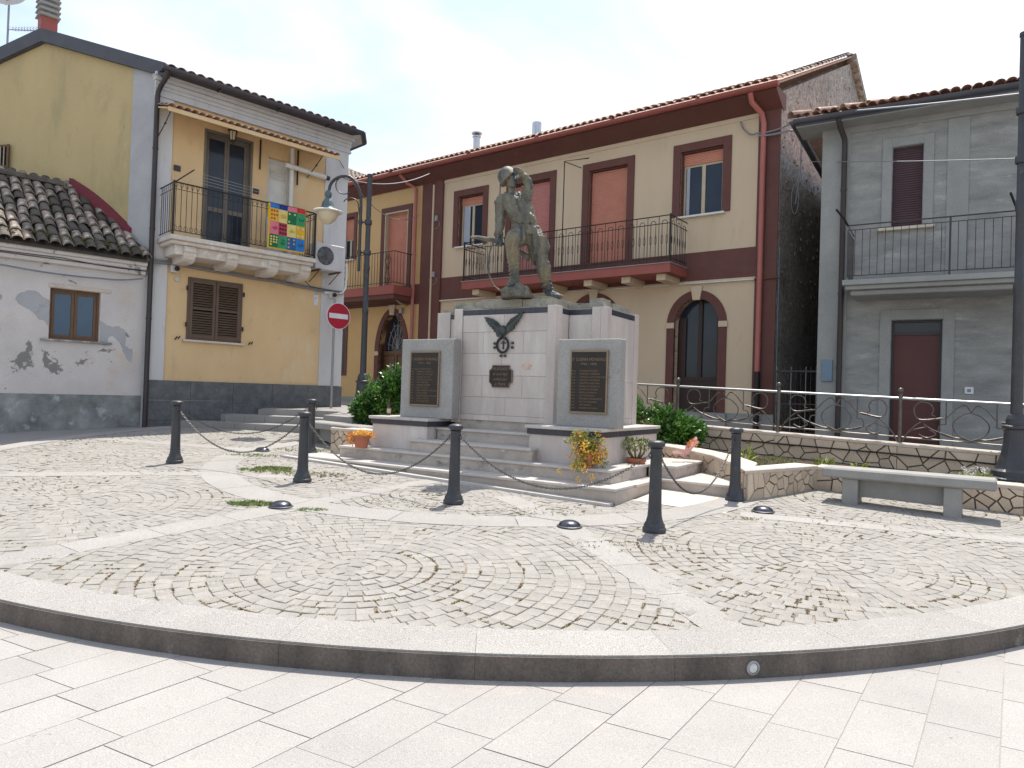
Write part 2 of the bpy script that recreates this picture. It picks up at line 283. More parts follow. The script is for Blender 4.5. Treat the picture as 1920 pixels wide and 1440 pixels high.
# ------------------------------------------------------------ ground
mb = MB()
for (a, b), (c_, d) in zip(_prof, _prof[1:]):
    mb.add([(-400, a, b), (400, a, b), (400, c_, d), (-400, c_, d)], [(0, 1, 2, 3)])
street = part('street', mb, 'street', kind='structure')
CX, CY = -.3, 11.15; R1, R0 = 4.2, 3.75
def rk(t):   # outline of the podium: a flatter arc in front, rounder behind
    c_, s_ = math.cos(t), math.sin(t); dx, dy = CX+.05, CY-12.98; b = c_*dx+s_*dy; q = -b+math.sqrt(b*b-(dx*dx+dy*dy-9.03**2))
    return (q**-40+7.85**-40)**(-1/40)
def rkp(x, y): return rk(math.atan2(y-CY, x-CX))
def disc(r0, r1, a0, a1, n, zt, zb, mb=None):
    mb = mb or MB(); vs = []; fs = []
    for i in range(n+1):
        t = a0+(a1-a0)*i/n; c_, s_ = math.cos(t), math.sin(t)
        for r in (r0, r1) if not callable(r0) else (r0(t), r1(t)):
            x, y = CX+r*c_, CY+r*s_
            vs += [(x, y, zt(y)), (x, y, zb(y))]
    for i in range(n):
        q = 4*i
        fs += [(q, q+2, q+6, q+4), (q+2, q+3, q+7, q+6), (q, q+4, q+5, q+1), (q+1, q+5, q+7, q+3)]
    fs += [(0, 1, 3, 2), (4*n, 4*n+2, 4*n+3, 4*n+1)]
    return mb.add(vs, fs)
# podium bed (soil between the cobbles)
mb = MB(); n = 96
ring = [(CX+(rk(2*math.pi*i/n)-.3)*math.cos(2*math.pi*i/n), CY+(rk(2*math.pi*i/n)-.3)*math.sin(2*math.pi*i/n)) for i in range(n)]
mb.add([(x, y, gz(y)-.0075) for x, y in ring]+[(x, y, gz(y)-.3) for x, y in ring], [tuple(range(n))]+[(i, i+n, (i+1) % n+n, (i+1) % n) for i in range(n)])
bed = part('cobbled_podium', mb, 'grout', kind='structure')
# kerb stones round the podium
kerb = link('podium_kerb', None, None, 'structure'); kerb['kind'] = 'structure'
nk = 40
for i in range(nk):
    a0 = 2*math.pi*i/nk+.02; a1 = a0+2*math.pi/nk-.00025
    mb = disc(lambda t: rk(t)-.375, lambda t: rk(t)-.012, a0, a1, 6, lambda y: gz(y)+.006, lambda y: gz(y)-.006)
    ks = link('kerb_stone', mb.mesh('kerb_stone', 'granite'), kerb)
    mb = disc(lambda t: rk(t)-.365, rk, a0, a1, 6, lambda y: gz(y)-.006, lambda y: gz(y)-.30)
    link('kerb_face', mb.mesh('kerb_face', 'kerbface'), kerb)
# granite bands
bands = link('paving_bands', None, None, 'structure')
for i in range(20):
    a0 = 2*math.pi*i/20+.1; a1 = a0+2*math.pi/20-.002
    part('band_slab', disc(R0, R1, a0, a1, 5, lambda y: gz(y)+.004, lambda y: gz(y)-.05), 'granite', bands)
BD = [((-4.15, 11.72), (-7.6, 12.6), .30), ((-3.95, 9.42), (-7.4, 8.62), .30), ((-2.32, 7.55), (-3.98, 5.15), .36), ((.55, 7.2), (1.42, 4.4), .30),
      ((2.6, 7.9), (6.9, 6.55), .27), ((-2.45, 7.4), (-1.0, 9.4), .27), ((.6, 7.2), (-.05, 8.5), .3), ((-4.05, 9.2), (-2.6, 9.42), .26)]
for (x0, y0), (x1, y1), wd in BD:
    d = Vector((x1-x0, y1-y0)); ln = d.length; d.normalize(); q = Vector((-d.y, d.x))*wd/2; k = max(1, round(ln/.75)); g_ = .003
    for i in range(k):
        s0 = ln*i/k+g_; s1 = ln*(i+1)/k-g_; P = [(x0+d.x*s+q.x*e, y0+d.y*s+q.y*e) for s, e in ((s0, 1), (s0, -1), (s1, -1), (s1, 1))]
        mb = MB(); mb.add([(x, y, gz(y)+.0015) for x, y in P]+[(x, y, gz(y)-.05) for x, y in P], [(0, 1, 2, 3), (0, 4, 5, 1), (1, 5, 6, 2), (2, 6, 7, 3), (3, 7, 4, 0)])
        part('band_slab', mb, 'granite', bands)
def in_band(x, y, mg=0):
    r = math.hypot(x-CX, y-CY)
    if R0-mg < r < R1+mg: return True
    for (x0, y0), (x1, y1), wd in BD:
        d = Vector((x1-x0, y1-y0)); ln = d.length; d.normalize(); s = (x-x0)*d.x+(y-y0)*d.y; t = abs(-(x-x0)*d.y+(y-y0)*d.x)
        if -.05 < s < ln and t < wd/2+mg: return True
    return False
# monument frame
PM = Vector((1.247, 8.158)); AM = R(-32.1); EX = Vector((math.cos(AM), math.sin(AM))); EY = Vector((-EX.y, EX.x))
def mloc(x, y): d = Vector((x, y))-PM; return d.dot(EX), d.dot(EY)
def mw(a, b): p = PM+EX*a+EY*b; return p.x, p.y
WALL = [(2.46, 11.3), (2.74, 10.74), (2.93, 10.03), (3.0, 9.37), (2.93, 8.74), (4.20, 9.80), (6.15, 8.42), (9.0, 6.4)]
def side_of_wall(x, y):   # inside planter on the right?
    if x < 2.7: return False
    for (x0, y0), (x1, y1) in zip(WALL[4:], WALL[5:]):
        if x0 <= x <= x1: return y > y0+(y1-y0)*(x-x0)/(x1-x0)
    return x > 2.9 and y > 8.7
def cobble_ok(x, y):
    r = math.hypot(x-CX, y-CY)
    if r > rkp(x, y)-.32 or in_band(x, y, -.075): return False
    a, b = mloc(x, y)
    if -5.4 < a < -.03 and b > .03: return False
    if a >= -.05 and a < 1.2 and b > .45 : return False
    if side_of_wall(x, y): return False
    if b > 3 and a < -5.4 and y > 15.3: return False
    return True
SECT = [-157, -120, -77, -40, -8, 30, 80, 130, 170, 203]
cobs = []
random.seed(3)
for (ra, rb_, rc) in ((R1, 8, 5.75), (0, R0, 2.7)):
    for s0, s1 in zip(SECT, SECT[1:]):
        am = R((s0+s1)/2); ccx, ccy = CX+rc*math.cos(am), CY+rc*math.sin(am)
        k = 0
        for k in range(50 if ra else 26):
            rr = .112*k; nn = max(3, round(2*math.pi*rr/.122)) if k else 1; ph = random.random()*6
            ww = [random.uniform(.72, 1.28) for _ in range(nn)]; sw = sum(ww)
            for j in range(nn):
                t = ph+2*math.pi*(sum(ww[:j])+ww[j]/2)/sw; x = ccx+rr*math.cos(t)*(1 if k else 0); y = ccy+rr*math.sin(t)*(1 if k else 0)
                wv = noise.noise_vector(Vector((x*.9, y*.9, 2.5))); x += wv.x*.05; y += wv.y*.05
                r = math.hypot(x-CX, y-CY); an = math.degrees(math.atan2(y-CY, x-CX))
                if an < -157: an += 360
                if not (ra-.08 < r <= rb_+.08) or not (s0 <= an < s1): continue
                if cobble_ok(x, y): cobs.append((x, y, t, 2*math.pi*rr*ww[j]/sw if k else .108))
def cobble_mesh(mb, x, y, t, wd, dp, zf, rnd):
    c_, s_ = math.cos(t), math.sin(t); hw = wd/2; hd = dp/2; P = []; ch = .007
    j = [(rnd.uniform(-.006, .006), rnd.uniform(-.006, .006)) for _ in range(4)]
    base = [(-hd+j[0][0], -hw+j[0][1]), (hd+j[1][0], -hw+j[1][1]), (hd+j[2][0], hw+j[2][1]), (-hd+j[3][0], hw+j[3][1])]
    dz = rnd.uniform(-.003, .002); tl = rnd.uniform(-.03, .03); tl2 = rnd.uniform(-.03, .03)
    V = []
    for sc_, zz in ((1, -.03), (1, -.0035), (.94, 0)):
        for a, b in base:
            a *= sc_; b *= sc_; X = x+a*c_-b*s_; Y = y+a*s_+b*c_
            V.append((X, Y, zf(Y)+dz+zz+a*tl+b*tl2))
    F_ = [(8, 9, 10, 11)]
    for o in (0, 4):
        for i in range(4): F_.append((o+i, o+(i+1) % 4, o+4+(i+1) % 4, o+4+i))
    mb.add(V, F_)
rnd = random.Random(5)
def vis(x, y): return y > 3.9 and abs(x)/y < .80
near = sorted([c_ for c_ in cobs if vis(c_[0], c_[1])], key=lambda c_: math.hypot(c_[0], c_[1]))[:300]
ns = set(id(c_) for c_ in near)
# prototypes for the nearest 300, placed as objects
protos = []
for k in range(10):
    mb = MB(); cobble_mesh(mb, 0, 0, 0, .120, .1075, lambda y: 0, rnd); protos.append(mb.mesh('cobble', 'cobble'))
slope = math.atan(.05)
for (x, y, t, wd) in near:
    o = link('cobble', rnd.choice(protos), bed); o.rotation_euler = (slope, 0, 0)
    o.matrix_local = Matrix.Translation((x, y, gz(y)+.0)) @ Matrix.Rotation(slope, 4, 'X') @ Matrix.Rotation(t, 4, 'Z') @ Matrix.Diagonal((rnd.uniform(.95, 1.03), (wd-.0045)/.120, 1, 1))
mb = MB()
for c_ in cobs:
    if id(c_) not in ns: cobble_mesh(mb, c_[0], c_[1], c_[2], c_[3]-.0045, .1075, gz, rnd)
part('cobbles', mb, 'cobbles', bed, kind='stuff')
# pale slabs of the lower square: skewed courses
plaza = link('lower_square', None, None, 'structure')
ta = Vector((math.cos(R(51.3)), math.sin(R(51.3)))); tb = Vector((math.cos(R(-25)), math.sin(R(-25))))
mb0 = MB()
def lowz(y): return .0674*y-.209 if y > 0 else -.209
rnd = random.Random(11); cnt = 0
P0 = Vector((-1.68, 3.89))
cand = []
def crs(i): a_ = R(50.6+.34*i); return P0+tb*(.333*i), Vector((math.cos(a_), math.sin(a_)))
for i in range(-18, 26):
    for j in range(-22, 24):
        o, d0 = crs(i); s0 = .59*j+.11*i+((-.2*i) % .59); cc = o+tb*.165+d0*(s0+.29)
        if cc.y < 1.5 or cc.y > 9.5 or abs(cc.x) > 9 or math.hypot(cc.x-CX, cc.y-CY) < rkp(cc.x, cc.y)-.32: continue
        cand.append((cc.length, i, s0))
cand.sort(key=lambda q: abs(q[0]-3.3))
for k, (dd, i, s0) in enumerate(cand):
    g_ = .003; (o, d0), (o1, d1) = crs(i), crs(i+1); sh = .11 if False else 0
    P = [o+tb*g_+d0*(s0+g_), o1-tb*g_+d1*(s0+g_), o1-tb*g_+d1*(s0+.59-g_), o+tb*g_+d0*(s0+.59-g_)]
    dz = rnd.uniform(-.0012, .0012)
    tgt = MB() if k < 280 else mb0
    tgt.add([(p.x, p.y, lowz(p.y)+dz) for p in P]+[(p.x, p.y, lowz(p.y)-.03) for p in P], [(0, 1, 2, 3), (0, 4, 5, 1), (1, 5, 6, 2), (2, 6, 7, 3), (3, 7, 4, 0)])
    if tgt is not mb0: part('paving_slab', tgt, 'slab', plaza)
part('paving_slabs', mb0, 'slab', plaza, kind='stuff')
mb = MB(); mb.add([(-10, 1, lowz(1)-.0035), (10, 1, lowz(1)-.0035), (10, 9.8, lowz(9.8)-.0035), (-10, 9.8, lowz(9.8)-.0035)], [(0, 1, 2, 3)])
part('joint_bed', mb, 'asphalt', plaza)
# ---- weeds in the joints
def tuft(mb, x, y, z, r, n, h, rnd, wd=.004):
    for _ in range(n):
        a = rnd.uniform(0, 6.28); q = rnd.random()**.7*r; bx, by = x+q*math.cos(a), y+q*math.sin(a); t = rnd.uniform(0, 6.28)
        lx, ly = math.cos(t)*h*rnd.uniform(.2, .9), math.sin(t)*h*rnd.uniform(.2, .9); hh = h*rnd.uniform(.4, 1); px, py = -math.sin(t)*wd, math.cos(t)*wd
        mb.add([(bx-px, by-py, z), (bx+px, by+py, z), (bx+lx*.5+px, by+ly*.5+py, z+hh*.75), (bx+lx, by+ly, z+hh)], [(0, 1, 2, 3)])
rnd = random.Random(21)
wr, wg, wl = MB(), MB(), MB()
for (x, y, t, wd) in cobs:
    if not vis(x, y): continue
    v = noise.noise(Vector((x*.9, y*.9, 1))) + .5*noise.noise(Vector((x*3.1, y*3.1, 5)))
    rr = math.hypot(x-CX, y-CY)
    edge = .22 if rr > rkp(x, y)-.9 else 0
    if rr < R0: edge += .12
    if -1 < x < 4 and y < 6: edge += .05
    if y < 6.3: edge += .12
    if rr > rkp(x, y)-.62 and y < 8: edge += .3
    if v+edge < .22 or rnd.random() > (.42 if y < 6 else .34): continue
    a = t+rnd.choice((0, math.pi/2, math.pi, -math.pi/2)); X = x+math.cos(a)*.056; Y = y+math.sin(a)*.056
    for q in range(6):
        ox = rnd.uniform(-.065, .065); xx = X-math.sin(a)*ox; yy = Y+math.cos(a)*ox
        tuft(wr if rnd.random() < .75 else wg, xx, yy, gz(yy)-.004, .014, 14, .011, rnd, .0045)
for (x, y, rr, n, h) in [(-2.78, 7.60, .2, 150, .045), (-2.05, 7.42, .12, 60, .03), (-3.35, 9.75, .3, 130, .04), (-2.7, 9.55, .4, 130, .035), (-3.3, 9.9, .2, 120, .05), (-4.0, 11.1, .35, 120, .03), (-3.5, 11.9, .4, 90, .03), (2.6, 7.7, .18, 30, .02), (.3, 7.7, .35, 70, .018), (-1.2, 7.9, .4, 70, .018), (1.1, 6.35, .4, 70, .02)]:
    for _ in range(n):
        a = rnd.uniform(0, 6.28); q = rr*math.sqrt(rnd.random()); xx, yy = x+q*math.cos(a)*1.3, y+q*math.sin(a)*.5
        tuft((wl if x < -2.7 or abs(x+2.05) < .1 else wg) if rnd.random() < .85 else wr, xx, yy, gz(yy)-.003, .012, 5, h, rnd, .003)
part('joint_weeds', wr, 'redweed', kind='stuff'); part('joint_grass', wg, 'grass', kind='stuff'); M['lawn'] = mat('fresh_grass', (.13, .23, .04), (.19, .26, .06), 3, .7, 0, 50, island=True, rnd=.35, fine=0); part('grass_patches', wl, 'lawn', kind='stuff')

# ------------------------------------------------------------ war memorial
mon = thing('war_memorial', 'pale marble war memorial on stepped base in the middle of the round podium', 'monument', (PM.x, PM.y, .4), AM)
def mp_(name, m, *a, b=.004, parent=None, **k): return pb(name, m, parent or mon, *a, b=b, **k)
def zslope(x0, x1, y0, y1, top, bot, steps=1):  # slab following the sloping square
    mb = MB(); V = []
    for x, y in ((x0, y0), (x1, y0), (x1, y1), (x0, y1)):
        wx, wy = mw(x, y); V.append((x, y, gz(wy)))
    mb.add([(x, y, z+top) for x, y, z in V]+[(x, y, z+bot) for x, y, z in V], [(0, 1, 2, 3), (0, 4, 5, 1), (1, 5, 6, 2), (2, 6, 7, 3), (3, 7, 4, 0)]); return mb
for i in range(5): part('base_strip', zslope(-5.6+1.115*i+.002, -5.6+1.115*(i+1)-.002, -.13, -.02, .032, -.1), 'cap', mon)
def tread(x0, x1, y0, y1, zt, zb, n, nose=.03, th=.035):
    """a step: marble treads butt jointed over stained riser slabs"""
    for i in range(n):
        a, b_ = x0+(x1-x0)*i/n, x0+(x1-x0)*(i+1)/n
        mp_('tread', 'cap', a+.0012, b_-.0012, y0-nose, y1, zt-th, zt, b=.006)
        mp_('riser', 'riser', a+.001, b_-.001, y0, y0+.06, zb, zt-th, b=.001)
mp_('base_core', 'riser', -5.42, -.02, .06, 3.2, .2, .56, b=0)
tread(-5.46, 0, 0, .55, .60, .25, 5)
for i in range(3): mp_('tread', 'cap', -.6+.0012, .03, .551+.28*i, .551+.28*(i+1)-.002, .565, .60, b=.004)
mp_('riser', 'riser', -.06, 0, .061, 1.36, .25, .565, b=.001)
mp_('landing_slab', 'cap', -.6, 1.16, 1.392, 3.4, .565, .60, b=.006)
mp_('riser', 'riser', .001, 1.14, 1.42, 1.48, .25, .565, b=.001)
mp_('landing_core', 'riser', -.02, 1.12, 1.482, 3.38, .2, .564, b=0)
for i in range(3):   # marble paving at the foot of the landing
    part('paving_slab', zslope(.03+.37*i, .03+.37*(i+1)-.004, .42, 1.415, .003, -.05), 'coping', mon)
tread(-4.83, -.22, .35, .95, .77, .60, 4)
mp_('step_core', 'riser', -4.80, -.28, .411, 3.1, .6, .734, b=0)
mp_('tread', 'cap', -.75, -.19, .952, 1.5, .735, .77); mp_('riser', 'riser', -.279, -.22, .412, 1.5, .601, .734, b=0)
mp_('tread', 'cap', -.75, .20, 1.502, 2.7, .735, .77); mp_('riser', 'riser', -.2, .17, 1.53, 1.59, .601, .734, b=0); mp_('step_core', 'riser', -.2, .17, 1.592, 2.68, .601, .734, b=0)
mp_('riser', 'riser', -4.83, -4.801, .412, 3.1, .601, .734, b=0)
tread(-3.52, -1.42, .47, .84, .945, .77, 1); tread(-3.30, -1.60, .84, 1.12, 1.12, .945, 1)
mp_('step_core', 'riser', -3.3, -1.6, .9, 1.2, .77, .909, b=0); mp_('step_core', 'riser', -3.49, -1.44, .531, .84, .771, .909, b=0)
mp_('step_cheek', 'riser', -3.52, -3.495, .50, .6, .771, .909, b=0)
for x0, x1, y1 in ((-1.60, -.50, 2.68), (-4.45, -3.30, 1.6)):
    k = part('pedestal', MB().box(x0+.03, x1-.03, .63, y1, .77, 1.13, b=.003), 'marble', mon)
    part('black_band', MB().box(x0+.008, x1-.008, .608, y1+.01, 1.13, 1.205, b=.002), 'blackmarble', k)
    part('coping', MB().box(x0-.02, x1+.02, .58, y1+.03, 1.206, 1.25, b=.008), 'cap', k)
# central block with marble panels
core = mp_('block_core', 'riser', -3.2, -1.5, 1.14, 2.6, .8, 2.93, b=0)
for z0, z1, js in ((1.25, 1.335, (-2.55,)), (1.335, 1.60, (-2.28,)), (1.60, 1.92, (-2.70, -2.0)), (1.92, 2.25, (-2.36,)), (2.25, 2.57, (-2.70, -2.0)), (2.57, 2.83, (-2.34,))):
    xs = [-3.085]+list(js)+[-1.605]
    for a, b_ in zip(xs, xs[1:]): mp_('marble_panel', 'marble', a+.0015, b_-.0015, 1.112, 1.141, z0+.0015, z1-.0015, b=.002)
for i in range(5):
    a = -3.085+1.48*i/5; mp_('black_band_tile', 'blackmarble', a+.001, a+.295, 1.106, 1.141, 2.832, 2.905, b=.001)
for x0, x1 in ((-3.24, -3.088), (-1.602, -1.46)): mp_('pilaster', 'marble', x0, x1, 1.09, 1.15, 1.2, 2.93, b=.004)
mp_('pilaster', 'marble', -1.50, -1.461, 1.152, 1.28, 1.2, 2.93, b=.003); mp_('marble_panel', 'marble', -1.50, -1.475, 1.283, 1.5, 1.2, 2.828, b=.002); mp_('black_band_tile', 'blackmarble', -1.5, -1.47, 1.283, 1.5, 2.832, 2.905, b=.001)
mp_('pilaster', 'marble', -3.238, -3.2, 1.152, 1.5, 1.2, 2.93, b=.003)
# wings behind
mp_('block_core', 'riser', -3.85, -.90, 1.54, 2.60, .6, 2.92, b=0)
for x0, x1 in ((-1.475, -1.10), (-3.62, -3.2)):
    for z0, z1 in ((1.2, 1.72), (1.723, 2.28), (2.283, 2.829)): mp_('marble_panel', 'marble', x0, x1-.002, 1.512, 1.541, z0, z1, b=.002)
    mp_('black_band_tile', 'blackmarble', x0, x1-.002, 1.506, 1.541, 2.832, 2.905, b=.001)
for x0, x1 in ((-1.10, -.965), (-3.88, -3.622)): mp_('pilaster', 'marble', x0, x1, 1.49, 1.542, 1.0, 2.935, b=.003)
mp_('pilaster', 'marble', -.963, -.862, 1.492, 1.542, .77, 2.93, b=.003)
mp_('pilaster', 'marble', -.90, -.858, 1.544, 1.63, .77, 2.93, b=.003); mp_('pilaster', 'marble', -.90, -.858, 2.50, 2.66, .77, 2.93, b=.003)
for y0, y1 in ((1.632, 2.06), (2.062, 2.498)):
    for z0, z1 in ((.77, 1.34), (1.343, 1.88), (1.883, 2.829)): mp_('marble_panel', 'marble', -.90, -.87, y0, y1, z0, z1, b=.002)
    mp_('black_band_tile', 'blackmarble', -.90, -.865, y0, y1-.001, 2.832, 2.905, b=.001)
rnd = random.Random(4)
# rough capstones
def rough(name, x0, x1, y0, y1, z0, z1, m, parent, amp=.012, n=(8, 4)):
    bm = bmesh.new(); bmesh.ops.create_cube(bm, size=1)
    bmesh.ops.subdivide_edges(bm, edges=bm.edges[:], cuts=5, use_grid_fill=True)
    for v in bm.verts:
        p = Vector(((x0+x1)/2+v.co.x*(x1-x0), (y0+y1)/2+v.co.y*(y1-y0), (z0+z1)/2+v.co.z*(z1-z0)))
        d = Vector((noise.noise(p*6), noise.noise(p*6+Vector((9, 0, 0))), noise.noise(p*6+Vector((0, 9, 0)))))*amp
        v.co = p+d
    mb = MB(); bm.verts.ensure_lookup_table(); mb.add([v.co.copy() for v in bm.verts], [[v.index for v in f.verts] for f in bm.faces]); bm.free()
    return part(name, mb, m, parent)
for x0, x1, y0, y1, t in ((-3.30, -2.75, 1.14, 2.3, 3.035), (-2.75, -2.05, 1.13, 2.3, 3.04), (-2.05, -1.53, 1.15, 2.3, 3.035), (-1.53, -1.18, 1.58, 2.5, 3.01), (-1.17, -.95, 1.54, 1.8, 3.06), (-1.17, -.92, 1.82, 2.2, 3.02), (-1.17, -.93, 2.21, 2.6, 3.01), (-3.82, -3.31, 1.56, 2.5, 3.0), (-2.85, -1.66, 1.24, 2.1, 3.078)):
    rough('capstone', x0, x1-.006, y0, y1, 2.925, t, 'capstone', mon)
# rust stain on the marble
mb = MB(); mb.add([(-1.93+.085*math.cos(t*.45)*(1+.3*math.sin(t*2.3)), 1.1095, 2.06+.05*math.sin(t*.45)*(1+.25*math.cos(t*3.1))) for t in range(14)], [tuple(range(14))])
M['rust'] = mat('rust_stain', (.46, .28, .17), (.60, .50, .44), 9, .8, .1, 60)
part('rust_stain', mb, 'rust', mon)
# steles with plaques
L1 = ['Cap. Magg. LUCI MICHELANGELO', 'Cap.|BONACCI DOMENICO', 'Sold.|BONACCI TOMMASO', 'Sold.|BONELLI ANTONIO', 'Sold.|CALOTTA GIACINTO', 'Sold.|CINA TOMMASO', 'Sold.|LORENZI GIUSEPPE', 'Sold.|MOTTA ROCCO', 'Sold.|NESCI DOMENICO ROSARIO', 'Sold.|TETI ANTONIO', 'Sold.|DE MASI NICOLA ANTONIO', 'Sold.|VALENTI ROCCO', 'Sold.|VOTO VINCENZO']
L2 = ['Serg.|PANDARI MICHELE', 'Sold.|PANDARI TOMMASO', 'Sold.|CINNELLA ANTONIO ROSARIO', 'Sold.|ARONNE VINCENZO', 'Sold.|CALOTTA ANTONIO', 'Sold.|BONELLI DOMENICO', 'Sold.|BONACCI GIUSEPPE', 'Sold.|NESCI DOMENICO', 'Sold.|LUCI VINCENZO', 'Sold.|CINNELLA FRANCESCO', 'Sold.|MOTTA ANTONIO', 'Sold.|TETI ROCCO', 'Sold.|VALENTI ANTONIO']
for x0, x1, zt, px0, px1, ttl, yrs, LL in ((-4.06, -3.05, 2.455, -3.86, -3.29, 'I° GUERRA MONDIALE', '1914 - 1918', L1), (-1.28, -.37, 2.42, -1.075, -.53, 'II° GUERRA MONDIALE', '1940 - 1945', L2)):
    st = part('stele', MB().box(x0, x1, .85, 1.03, 1.25, zt, b=.008), 'stele', mon)
    cx = (px0+px1)/2; part('plaque', MB().box(px0+.02, px1-.02, .826, .85, 1.455, 2.245), 'plaque', st)
    mb = MB(); mb.box(px0, px1, .818, .85, 2.245, 2.27, b=.003).box(px0, px1, .818, .85, 1.43, 1.455, b=.003).box(px0, px0+.02, .819, .85, 1.4555, 2.2445).box(px1-.02, px1, .819, .85, 1.4555, 2.2445)
    part('plaque_frame', mb, 'goldframe', st)
    mb = MB(); put_text(mb, ttl, .06, cx, .8235, 2.145, width=(px1-px0)-.06); put_text(mb, yrs, .05, cx, .8235, 2.085)
    for i, s in enumerate(LL):
        z = 1.995-.041*i; q = s.split('|')
        if len(q) == 2: put_text(mb, q[0], .028, px0+.028, .8235, z, left=True); put_text(mb, q[1], .031, px0+.145, .8235, z, left=True)
        else: put_text(mb, q[0], .028, px0+.028, .8235, z, left=True, width=.40)
    part('lettering', mb, 'gold', st)
# small plaque FILOGASO
pl = [(-2.505, 2.07), (-2.215, 2.07), (-2.215, 2.035), (-2.175, 2.0), (-2.165, 2.0), (-2.165, 1.82), (-2.2, 1.815), (-2.215, 1.785), (-2.215, 1.75), (-2.505, 1.75), (-2.51, 1.785), (-2.54, 1.815), (-2.555, 1.82), (-2.555, 2.0), (-2.545, 2.0), (-2.51, 2.03)]
sp_ = part('dedication_plaque', MB().prismy(pl, 1.088, 1.112), 'plaque', mon)
mb = MB(); mb.tube([(a, 1.088, b) for a, b in pl+pl[:1]], .006, 5); part('plaque_frame', mb, 'goldframe', sp_)
mb = MB(); put_text(mb, 'FILOGASO', .062, -2.36, 1.086, 2.02, width=.27); put_text(mb, 'ai suoi figli', .06, -2.36, 1.086, 1.945, shear=.35); put_text(mb, 'caduti per', .06, -2.36, 1.086, 1.87, shear=.35); put_text(mb, 'la Patria', .062, -2.36, 1.086, 1.797, shear=.35)
part('lettering', mb, 'gold', sp_)
# eagle emblem
def EP(q): return [(-2.33+(a-440)*.0011, 2.07+(975-b)*.00093) for a, b in q]
eag = link('eagle_emblem', None, mon)
for W in ([(125, 200), (170, 203), (250, 225), (330, 275), (390, 350), (400, 480), (345, 522), (328, 480), (325, 455), (292, 440), (288, 405), (262, 392), (256, 360), (222, 350), (215, 318), (188, 312), (184, 280), (160, 268), (155, 238)],
          [(742, 135), (700, 150), (640, 195), (560, 240), (520, 290), (480, 360), (470, 480), (505, 468), (530, 440), (570, 432), (582, 400), (606, 398), (618, 345), (640, 338), (652, 300), (670, 296), (684, 250), (702, 240), (718, 196)]):
    P = EP(W); mb = MB(); mb.prismy(P, 1.072, 1.096)
    root_ = Vector(EP([(430, 430)])[0]) if False else None
    c0 = EP([(435, 440)])[0]
    for i in range(11, len(P)-1, 2):
        a = P[i] if i < len(P) else P[-1]
        mb.tube([(c0[0]*.35+a[0]*.65, 1.072, c0[1]*.35+a[1]*.65), (a[0], 1.070, a[1])], .005, 5)
    for i in range(1, 6): a = P[i]; mb.tube([(c0[0]*.6+a[0]*.4, 1.07, c0[1]*.6+a[1]*.4), (a[0], 1.068, a[1]-.006)], .006, 5)
    part('wing', mb, 'bronzedk', eag)
mb = MB(); c0 = EP([(435, 430)])[0]
T = Matrix.Translation((c0[0], 1.07, c0[1])) @ Matrix.Diagonal((.062, .045, .085, 1)); bm = bmesh.new(); bmesh.ops.create_icosphere(bm, subdivisions=2, radius=1)
mb.add([v.co.copy() for v in bm.verts], [[v.index for v in f.verts] for f in bm.faces], T)
T = Matrix.Translation((c0[0]-.012, 1.045, c0[1]-.075)) @ Matrix.Diagonal((.03, .035, .035, 1)); mb.add([v.co.copy() for v in bm.verts], [[v.index for v in f.verts] for f in bm.faces], T); bm.free()
mb.tube([(c0[0]-.012, 1.02, c0[1]-.085), (c0[0]-.018, 1.005, c0[1]-.115)], .01, 6, radii=[.012, .003])
for s in (-1, 1): mb.tube([(c0[0]+.03*s, 1.06, c0[1]-.07), (c0[0]+.045*s, 1.06, c0[1]-.13)], .012, 6)
part('eagle_body', mb, 'bronzedk', eag, smooth=True)
mb = MB(); wc = EP([(435, 652)])[0]; k = 28
for i in range(k):
    t = 2*math.pi*i/k; t2 = t+.28
    p = lambda t, e: (wc[0]+(.098+e)*math.cos(t), 1.09, wc[1]+(.11+e)*math.sin(t))
    mb.tube([p(t, -.012), tuple(Vector(p(t+.15, .002))-Vector((0, .016, 0))), p(t2, .014)], .012, 5, radii=[.008, .019, .004]); mb.tube([p(t, .012), tuple(Vector(p(t+.15, -.002))-Vector((0, .014, 0))), p(t2, -.016)], .012, 5, radii=[.008, .018, .004])
for a, b_ in EP([(300, 625), (300, 690), (580, 620), (580, 690), (405, 822), (468, 822)]): mb.lathe([(.012, -.008), (.022, -.008), (.022, .008), (.012, .008)], 8, T=Matrix.Translation((a, 1.095, b_)) @ Matrix.Rotation(math.pi/2, 4, 'X'))
part('wreath', mb, 'bronzedk', eag)
mb = MB(); mb.box(wc[0]-.008, wc[0]+.008, 1.09, 1.11, wc[1]-.06, wc[1]+.065).box(wc[0]-.04, wc[0]+.04, 1.091, 1.109, wc[1]+.022, wc[1]+.038); part('cross', mb, 'bronzedk', eag)

# ------------------------------------------------------------ bronze soldier
sta = thing('soldier_statue', 'patinated bronze soldier in helmet shading his eyes on top of the memorial', 'statue', (.085, 10.8, 3.085), 0)
U = .001818
def S(a, b, d=0): z = (1260-b)*U; return Vector(((a-700)*U-.032*z, d, z+3.085))
def blob(mb, c, rx, ry, rz, rot=None):
    bm = bmesh.new(); bmesh.ops.create_icosphere(bm, subdivisions=3, radius=1); T = Matrix.Translation(c) @ (rot or Matrix()) @ Matrix.Diagonal((rx, ry, rz, 1))
    mb.add([v.co.copy() for v in bm.verts], [[v.index for v in f.verts] for f in bm.faces], T); bm.free()
def limb(mb, pts, n=14):   # pts: (Vector, radius); smooth, rounded ends
    P = [p for p, r in pts]; RR = [r for p, r in pts]
    a = P[0]+(P[0]-P[1]).normalized()*RR[0]*.7; b_ = P[-1]+(P[-1]-P[-2]).normalized()*RR[-1]*.7
    mb.tube([a]+P+[b_], 1, n, radii=[RR[0]*.5]+RR+[RR[-1]*.5])
